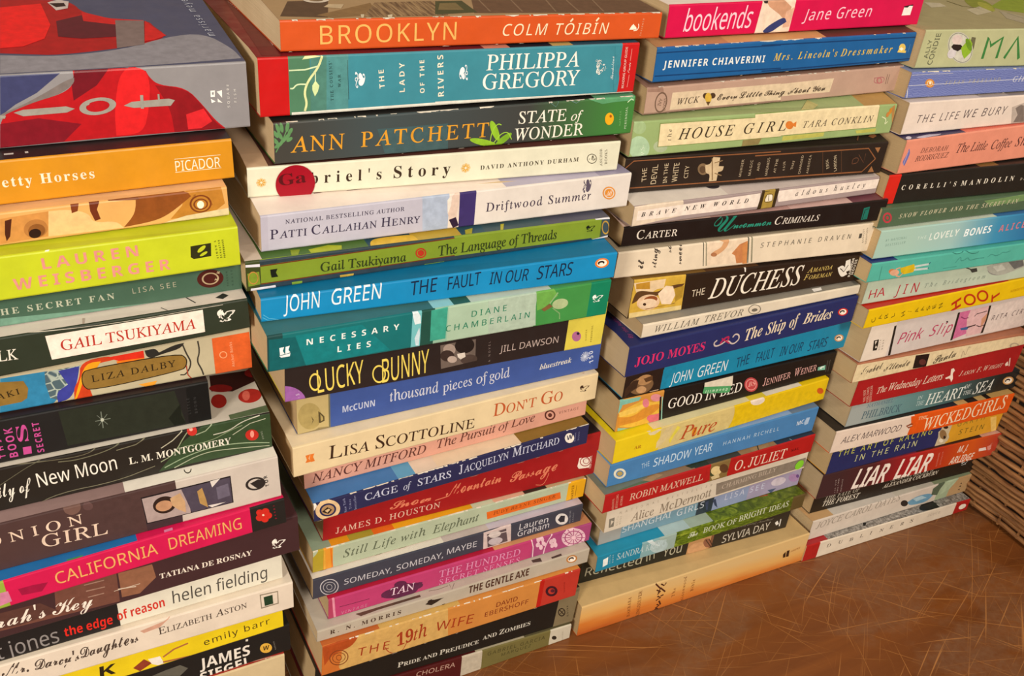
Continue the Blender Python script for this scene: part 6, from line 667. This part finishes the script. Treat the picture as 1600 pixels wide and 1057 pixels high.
["d10","bright yellow paperback with big red sideways letters, rightmost stack",[0.54102,-0.01559,-0.32273],1.41,-1.77,205.0,16.07,18.15,16.64,18.15,134.37,"#dfb80c",[[0.8,"#b82414"],[1,"#d0a010"]],"#dfb80c","#8f7c60",[["R","S","#b82a14",118.4,7.6,6.26,-0.11,3.68,-4.8,0.38],["R","S","#b82a14",133.8,8.7,6.08,-0.1,3.8,-4.84,0.38],["T","S","N","#4a3c10","C",10.9,5.1,9.7,8.7,4.0],["T","S","N","#4a3c10","A",17.2,6.1,15.9,10.0,3.3],["T","S","N","#4a3c10","R",24.0,6.3,22.7,10.0,3.3],["T","S","N","#4a3c10","L",31.2,6.2,30.3,9.1,3.4],["T","S","N","#4a3c10","H",43.2,5.4,41.8,9.2,3.9],["T","S","N","#4a3c10","I",49.5,7.1,49.6,7.7,4.3],["T","S","N","#4a3c10","A",58.0,5.9,56.5,9.9,3.4],["T","S","N","#4a3c10","A",64.3,6.2,62.8,10.0,3.4],["T","S","N","#4a3c10","S",71.2,6.4,70.0,9.6,3.5],["T","S","N","#4a3c10","E",77.7,6.8,76.6,10.0,3.5],["T","S","N","#4a3c10","N",86.0,6.4,84.5,10.0,4.1],["T","S","NB","#b82a14","H",109.5,3.2,105.7,11.8,10.4],["T","S","NB","#b82a14","T",157.5,4.5,154.0,11.6,9.1],["T","S","N","#c89a10","NEWBERY",170.4,6.5,188.4,7.4,2.6]],0,None],
["d11","white paperback with thin pink lettering, black rings and a pink picture panel, rightmost stack",[0.55634,-0.01036,-0.35787],1.51,-2.1,205.0,34.43,35.6,34.43,35.6,136.37,[[0.138,"#dfd0c0"],[1,"#ccc0ba"]],"#d8c8bc","#ccc0ba","#9c7c54",[["P","S","#d8c8c0",[141.0,28.3,187.3,29.8,205.6,0.7,146.4,2.3]],["P","S","#c86a94",[103.8,28.4,118.9,28.7,117.2,20.6,125.5,5.7,108.5,2.7]],["P","S","#d8b0b0",[117.3,28.7,140.7,29.3,144.7,16.5,144.5,2.9,125.5,2.8,117.2,20.6]],["P","S","#252019",[7.6,18.3,13.2,18.4,14.5,13.4,15.0,8.5,10.5,8.7]],["P","S","#252019",[26.2,28.0,28.6,28.2,34.1,0.8,31.3,0.7]],["P","S","#252019",[101.4,28.5,104.1,28.6,108.5,2.2,105.8,2.0]],["P","S","#252019",[140.7,29.3,143.6,29.3,146.4,16.2,147.8,2.7,144.7,2.6,144.5,15.3]],["P","S","#c89070",[137.7,17.5,142.8,22.4,144.5,15.3,141.7,7.7]],["P","S","#dfd0c0",[9.3,17.5,11.8,17.4,10.8,14.0]],["P","S","#dfd0c0",[12.1,10.6,11.8,13.3,14.5,11.2]],["P","S","#3c5c8c",[112.6,12.3,124.7,12.7,123.4,9.5,115.3,10.2]],["L","S","#3c2c2c",1.26,[122.2,11.7,132.6,12.6]],["L","S","#4a3838",0.78,[126.0,21.5,128.0,23.5,140.9,24.4]],["L","S","#4a3838",0.8,[133.9,11.8,138.9,9.9,144.8,10.7]],["L","S","#8a3a64",0.92,[107.9,23.7,113.9,21.1,118.2,21.6]],["E","S","#4a3038",91.6,21.7,1.3,-0.2,0.51,-0.96],["T","S","NI","#b83c60","Pink",37.4,10.1,65.8,10.9,9.8],["T","S","NI","#b83c60","Slip",74.4,11.1,101.4,10.9,9.7],["T","S","N","#7a7064","DELTA",18.2,8.5,15.8,18.0,1.3],["T","S","N","#7a7064","BOOK",21.8,8.4,19.6,17.4,1.3],["T","S","NI","#5c484c","RITA CIRESI",152.0,13.6,210.6,14.6,4.7]],0,None],
["d12","slim tan edged paperback with a cream panel, scratchy handwriting and a tiny photo, rightmost stack",[0.55356,-0.01087,-0.37607],-0.78,-0.72,205.0,17.9,12.45,17.9,12.96,130.41,"#a4694e","#a06448","#a4694e","#b09060",[["P","S","#dcc8a0",[-1.5,16.9,63.7,14.8,191.9,10.8,199.0,9.6,205.8,-2.5,0.6,0.5]],["P","S","#dcc8a0",[198.0,11.3,233.9,11.0,240.8,-0.6,204.0,0.7]],["P","S","#221412",[64.9,14.0,81.4,12.7,82.6,0.1,66.8,1.2]],["L","S","#b8a484",0.85,[123.8,1.6,122.3,9.6,128.8,1.4,127.9,11.2,130.9,10.0]],["R","S","#b0a088",191.3,1.0,5.79,-0.99,1.63,-2.95,0.4],["E","S","#5a2c28",76.2,5.7,4.35,-0.79,1.37,-3.03],["T","S","C","#5c5040","Isabel",7.6,6.1,29.7,8.1,7.6],["T","S","C","#5c5040","Allende",32.4,5.1,60.7,5.4,7.4],["T","S","C","#5c5040","Paula",89.8,1.4,115.8,3.7,9.0]],0,None],
["d13","dark red paperback with flaking white edges and a white dove emblem, rightmost stack",[0.56348,-0.00895,-0.40177],-0.39,-2.37,200.22,25.34,31.09,25.34,31.09,131.51,"#a01a1c","#8a1418","#a01a1c","#a8987c",[["P","S","#e8d8c8",[184.1,11.1,186.3,13.5,189.6,8.9,186.0,8.7]],["L","S","#e0c8b8",1.31,[187.5,16.7,191.4,7.9]],["P","S","#e8d8c8",[107.2,9.5,113.0,11.2,110.5,17.5,113.2,18.6,116.4,15.2,114.6,12.9,118.5,6.9,117.7,3.7,113.6,8.4,108.8,7.9]],["T","S","S","#d8b4a0","THE NEW",16.0,2.7,11.5,14.9,2.3],["T","S","S","#d8b4a0","YORK TIMES",20.0,1.3,14.5,16.8,2.3],["T","S","S","#d8b4a0","BESTSELLER",23.3,1.4,18.0,17.7,2.3],["T","S","SI","#e4cdb8","The",26.2,7.9,36.8,8.5,6.1],["T","S","SI","#e4cdb8","Wednesday",39.1,8.5,77.0,8.0,7.3],["T","S","SI","#e4cdb8","Letters",79.4,8.0,103.4,8.8,7.7],["T","S","^SI","#dcbca8","Jason F. Wright",124.5,8.3,181.3,8.8,5.1]],1,None],
["d14","dark paperback fading from grey to sea green with pale tall capitals, rightmost stack",[0.57045,-0.00549,-0.42571],-1.15,-1.24,212.24,23.38,19.19,23.38,19.19,132.92,[["grad",[[0.141,"#9aa09c"],[0.347,"#648a8c"],[0.501,"#587c7c"],[0.697,"#3c5454"],[1,"#1c1e1e"]]]],"#2c3438","#1c1e1e","#a89a84",[["E","S","#c89458",194.0,10.2,6.65,0.83,4.21,-4.5],["E","S","#f3e9d8",194.0,10.2,4.79,0.6,3.03,-3.23],["E","S","#2a1c14",192.9,10.6,3.32,0.42,1.76,-1.88],["E","S","#f3e9d8",193.4,9.8,1.99,0.25,1.01,-1.08],["T","S","S","#5a7484","NATHANIEL",17.7,15.8,47.9,15.7,3.5],["T","S","S","#46606c","PHILBRICK",15.6,5.0,60.8,3.8,7.5],["T","S","S","#b8ccc8","IN",77.7,11.9,83.3,11.9,3.6],["T","S","S","#b8ccc8","THE",78.4,5.7,87.6,5.3,4.4],["T","S","S","#dfe4dc","HEART",90.1,4.1,136.4,3.4,11.4],["T","S","S","#c8d0cc","OF",134.9,12.2,142.5,12.2,4.3],["T","S","S","#c8d0cc","THE",136.0,5.5,146.9,5.3,4.3],["T","S","SI","#dfe0d8","SEA",149.3,4.0,173.4,4.5,11.5]],0,None],
["d15","white and orange paperback with large cream title capitals on the orange part, rightmost stack",[0.55892,-0.0078,-0.44754],-2.32,-1.06,211.63,21.81,20.9,21.81,21.16,131.95,[[0.412,"#dac6b6"],[1,"#d95412"]],[[0.55,"#2a2420"],[0.66,"#28242c"],[0.72,"#c89a60"],[0.78,"#2c2018"],[0.83,"#c8a468"],[0.86,"#2c2018"],[1,"#c8a060"]],"#d95412","#a49888",[["P","S","#d95412",[82.9,20.8,90.7,20.6,99.8,0.2,86.6,1.5,87.1,11.1]],["P","S","#8c4424",[80.7,11.7,86.2,13.3,89.6,12.0,87.1,11.1,90.0,9.8,85.4,8.0]],["P","S","#dac6b6",[82.7,10.6,87.0,11.4,89.0,10.3,84.8,9.9]],["T","S","NI","#5a4c4c","ALEX MARWOOD",8.6,8.2,75.8,7.8,6.5],["T","S","S","#e8cfa4","THE",93.2,15.1,103.5,15.0,3.4],["T","S","S","#ecd6b4","WICKED",103.3,2.2,160.0,4.4,12.8],["T","S","S","#ecd6b4","GIRLS",161.8,4.0,204.4,6.7,14.1]],0,None],
["d16","navy paperback with yellow-green title words, a golden right end and a small dog picture",[0.56612,-0.00522,-0.47347],-1.79,-0.64,207.89,25.57,24.04,25.57,24.04,136.36,[[0.615,"#222858"],[0.677,"#c4b494"],[1,"#d49a28"]],"#222858","#d49a28","#a88850",[["P","S","#c4b494",[125.4,16.9,133.7,22.3,143.3,7.1,142.8,2.9,131.2,2.2]],["P","S","#e8c068",[191.3,18.8,199.6,18.3,208.0,0.4,201.7,0.2]],["E","S","#8a6a44",133.3,12.3,4.45,-0.32,3.84,-6.02],["E","S","#2a1c14",136.7,8.6,1.69,-0.38,0.91,-1.96],["E","S","#2a1c14",133.0,20.3,3.35,-0.72,0.89,-1.92],["E","S","#e0d4bc",133.9,5.6,3.0,-0.67,1.05,-2.29],["T","S","N","#c8c850","THE ART OF RACING",6.6,17.4,116.7,16.6,5.8],["T","S","N","#c8c890","IN THE RAIN",29.2,7.3,101.3,7.1,6.3],["T","S","N","#8a7428","GARTH",148.1,17.5,183.3,18.3,5.7],["T","S","N","#6a5c20","STEIN",154.7,7.3,186.8,6.8,5.7]],0,None],
["d17","dark to red paperback with two huge blurred white words and white author name, rightmost stack",[0.56459,-0.00447,-0.50002],-3.09,-0.4,214.05,26.29,25.13,26.34,25.45,132.82,[["grad",[[0.153,"#3c2426"],[0.367,"#4a2022"],[0.598,"#a01c20"],[0.686,"#b03018"],[0.976,"#cc5418"],[1,"#b03a28"]]]],[[0.3,"#2a2024"],[0.5,"#7a2c3c"],[0.7,"#4a2420"],[0.88,"#3c2420"],[1,"#d0a090"]],"#b03a28","#8c8276",[["P","S","#e8d8d0",[189.4,12.5,198.1,12.5,200.9,8.5,190.4,9.3]],["P","S","#d88a7c",[199.9,12.8,204.9,14.0,206.8,8.4,202.9,7.8]],["T","S","NI*","#eadcd0","LIAR",38.1,2.0,77.1,0.4,21.3],["T","S","NI*","#eadcd0","LIAR",87.5,0.7,129.1,-0.5,22.0],["T","S","N","#c8b4ac","THE NEW",20.6,2.9,16.9,17.6,1.1],["T","S","N","#c8b4ac","YORK TIMES",23.6,2.4,20.0,18.0,1.2],["T","S","N","#c8b4ac","BESTSELLER",27.4,2.6,24.8,16.4,1.2],["T","S","NI","#e0907c","THE INTERNATIONAL",139.7,3.6,136.7,20.1,1.5],["T","S","NI","#e0907c","BESTSELLER",144.0,4.8,141.1,19.9,1.5],["T","S","NI*","#ecd4c0","M. J.",160.2,14.2,172.8,14.1,7.2],["T","S","NI*","#ecd4c0","ARLIDGE",154.9,2.0,185.6,1.0,8.2],["T","S","N","#d8a090","NAL",206.3,7.8,205.0,16.1,2.3]],0,None],
["d18","black paperback with white italic capitals on two lines, tucked back in the rightmost stack",[0.57554,0.00536,-0.52694],-2.36,-1.17,209.84,26.62,29.46,26.62,29.46,135.11,"#211912","#2a2018","#211912","#a8885c",[["T","S","BI","#aca494","THE FATE OF",13.4,11.4,54.1,12.2,5.6],["T","S","BI","#d4cab8","THE FOREST",12.7,5.1,56.0,4.5,5.8],["T","S","BI","#aca494","SUSANNA HECHT &",90.5,14.4,145.4,13.6,4.0],["T","S","BI","#d0c6b4","ALEXANDER COCKBURN",83.1,8.4,153.5,8.7,4.4],["T","S","E","#c8c8c4","🦅",182.2,11.2,191.7,11.4,6.4]],0,None],
["d19","white paperback with a bending blue figure and faint grey lettering, low in the rightmost stack",[0.57149,-0.00383,-0.54861],-0.49,-1.23,204.95,21.46,21.18,21.46,21.66,133.95,[[0.786,"#cdc0b2"],[0.869,"#9aa888"],[1,"#b08e64"]],[[0.12,"#c8a070"],[0.5,"#cdc4b8"],[0.75,"#c8c0b0"],[1,"#8a9474"]],"#b08e64","#a08c6c",[["P","S","#a8b898",[162.6,17.9,175.8,23.6,187.2,22.2,178.6,10.5,166.6,6.0]],["E","S","#2c2420",117.3,9.5,4.95,-0.63,2.64,-4.33],["P","S","#6a98b4",[121.4,9.9,131.4,14.0,149.2,13.0,156.4,8.8,150.6,2.6,134.7,3.2,125.3,5.0]],["P","S","#54604c",[153.4,9.6,152.2,17.5,160.5,22.2,167.7,21.9,163.1,13.1,162.5,7.1]],["P","S","#a8c4d0",[127.2,12.1,138.9,12.7,148.1,7.9,134.6,7.0]],["P","S","#3c3024",[191.7,13.3,194.1,13.9,194.6,11.9]],["P","S","#3c3024",[192.0,9.8,194.7,10.4,194.9,8.4]],["P","S","#3c3024",[192.3,5.7,194.9,6.2,195.2,4.3]],["T","S","SI","#9c9184","JOYCE CAROL OATES",5.8,11.2,108.7,15.6,7.3]],0,None],
["d20","slim cream paperback with red ends and widely spaced letters, bottom of the rightmost stack",[0.56689,-0.00927,-0.5676],-1.79,0.0,206.58,18.74,13.97,18.83,14.39,134.67,[[0.075,"#a8201c"],[0.907,"#d8cab6"],[1,"#a8201c"]],[[0.12,"#a02428"],[0.72,"N:stone"],[0.8,"#1f1c1a"],[1,"N:stone"]],"#a8201c","#b89c70",[["P","S","#a8201c",[7.0,16.5,14.4,18.4,15.8,3.3,10.0,2.9]],["P","S","#a8201c",[189.8,12.6,193.3,14.5,195.2,-0.8,187.7,0.2]],["P","F","#101010",[72.8,7.6,77.0,7.1,72.2,3.8,70.4,4.4]],["E","F","#20201e",154.3,5.5,11.27,-0.35,-3.59,-4.47],["E","S","#e8dccc",198.2,7.1,4.26,1.34,2.83,-3.01],["T","S","S","#5c5248","D",24.9,9.4,29.8,9.1,3.7],["T","S","S","#5c5248","U",38.4,9.4,43.4,9.0,3.7],["T","S","S","#5c5248","B",52.1,8.1,56.5,7.8,3.8],["T","S","S","#5c5248","L",64.7,8.7,68.9,8.4,3.8],["T","S","S","#5c5248","I",76.8,8.5,79.1,8.3,3.8],["T","S","S","#5c5248","N",89.1,7.8,93.7,7.5,3.8],["T","S","S","#5c5248","E",101.8,8.0,105.8,7.7,3.8],["T","S","S","#5c5248","R",115.2,7.7,119.9,7.3,3.9],["T","S","S","#5c5248","S",127.4,7.9,131.5,7.6,3.9],["T","S","S","#b0a494","JOYCE",150.7,8.1,167.3,7.7,2.9]],0,None],
["a18","thick brown book carrying the leftmost stack, at its very bottom",[-0.09448,0.00465,-0.5676],-0.09,0.0,204.99,51.99,49.91,51.99,49.91,135.0,"#5a3a28","#5a3a28","#5a3a28","#c9b48c",[],0,None],
]

for rec in BOOKS: build_book(rec)

# ------------------------------------------------------------------ woven basket
def basket():
    root = bpy.data.objects.new('wicker_basket', None); COL.objects.link(root)
    tag(root, 'dark brown woven basket standing beside the rightmost stack', 'basket')
    root.matrix_world = Matrix.Translation((0.008, 0.0, ZT + 0.0035))
    m, nt, b = newmat('wicker')
    f = noise(nt, coords(nt, (30, 30, 420)), 1.0, 4, 0.6)
    nt.links.new(ramp(nt, f, [(0.3, '#5c3a20'), (0.5, '#8a5f39'), (0.7, '#a87a4c')]), b.inputs['Base Color'])
    b.inputs['Roughness'].default_value = 0.5
    m2 = plain('wicker_inside', '#2a180e')
    BX0, BX1, BY0, BY1, H = 0.772, 1.06, -0.16, 0.24, 0.30
    per = []
    rr = 0.03
    for cx, cy, a0 in ((BX0 + rr, BY0 + rr, 180), (BX1 - rr, BY0 + rr, 270), (BX1 - rr, BY1 - rr, 0), (BX0 + rr, BY1 - rr, 90)):
        for q in range(5):
            a = math.radians(a0 + q * 22.5); per.append((cx + rr * math.cos(a), cy + rr * math.sin(a), math.cos(a), math.sin(a)))
    pts = []
    for i in range(len(per)):
        a, c = per[i], per[(i + 1) % len(per)]
        d = math.hypot(c[0] - a[0], c[1] - a[1]); n = max(1, int(d / 0.007))
        for q in range(n):
            t = q / n
            pts.append(tuple(a[j] + (c[j] - a[j]) * t for j in range(4)))
    arc = 0.0; arcs = []
    for i, q in enumerate(pts):
        arcs.append(arc); nx = pts[(i + 1) % len(pts)]; arc += math.hypot(nx[0] - q[0], nx[1] - q[1])
    def strand(p, z, ph, amp, hw, th, rng, out=0.0):
        rings = []
        for q, s in zip(pts, arcs):
            w = out + amp * math.sin(2 * math.pi * (s / arc * 20 + ph)) + rng.uniform(-.0006, .0006)
            dz = 0.0005 * math.sin(2 * math.pi * (s / arc * 7 + ph * 3)) + rng.uniform(-.0004, .0004)
            ring = []
            for u in range(6):
                a = 2 * math.pi * u / 6
                o = w + th * math.cos(a)
                ring.append(p.bm.verts.new((q[0] + q[2] * o, q[1] + q[3] * o, z + dz + hw * math.sin(a))))
            rings.append(ring)
        for i in range(len(rings)):
            A, Bq = rings[i], rings[(i + 1) % len(rings)]
            for u in range(6): p.face([A[u], Bq[u], Bq[(u + 1) % 6], A[(u + 1) % 6]], m, True)
    rng = random.Random(4)
    p = Part()
    z = 0.003; k = 0
    while z < H - 0.012:
        strand(p, z, 0.5 * ((k // 5) % 2), 0.0010, 0.0026, 0.0028, rng, rng.uniform(-.0026, .0026) + 0.003 * ((k // 5) % 2))
        z += 0.0062; k += 1
    p.build('woven_side', root)
    p = Part()
    for j in range(3): strand(p, H - 0.010 + 0.006 * j, j / 3.0, 0.004, 0.004, 0.004, rng)
    p.build('rim', root)
    p = Part(); box(p, BX0 + .006, BX1 - .006, BY0 + .006, BY1 - .006, 0.001, 0.008, m2); p.build('base', root)
    p = Part()
    for i in range(0, 60):
        s = arc * i / 60
        j = min(range(len(arcs)), key=lambda q: abs(arcs[q] - s)); q = pts[j]
        x, y = q[0] , q[1]
        box(p, x - .0009, x + .0009, y - .0009, y + .0009, 0.001, H - 0.006, m)
    p.build('stakes', root)
basket()
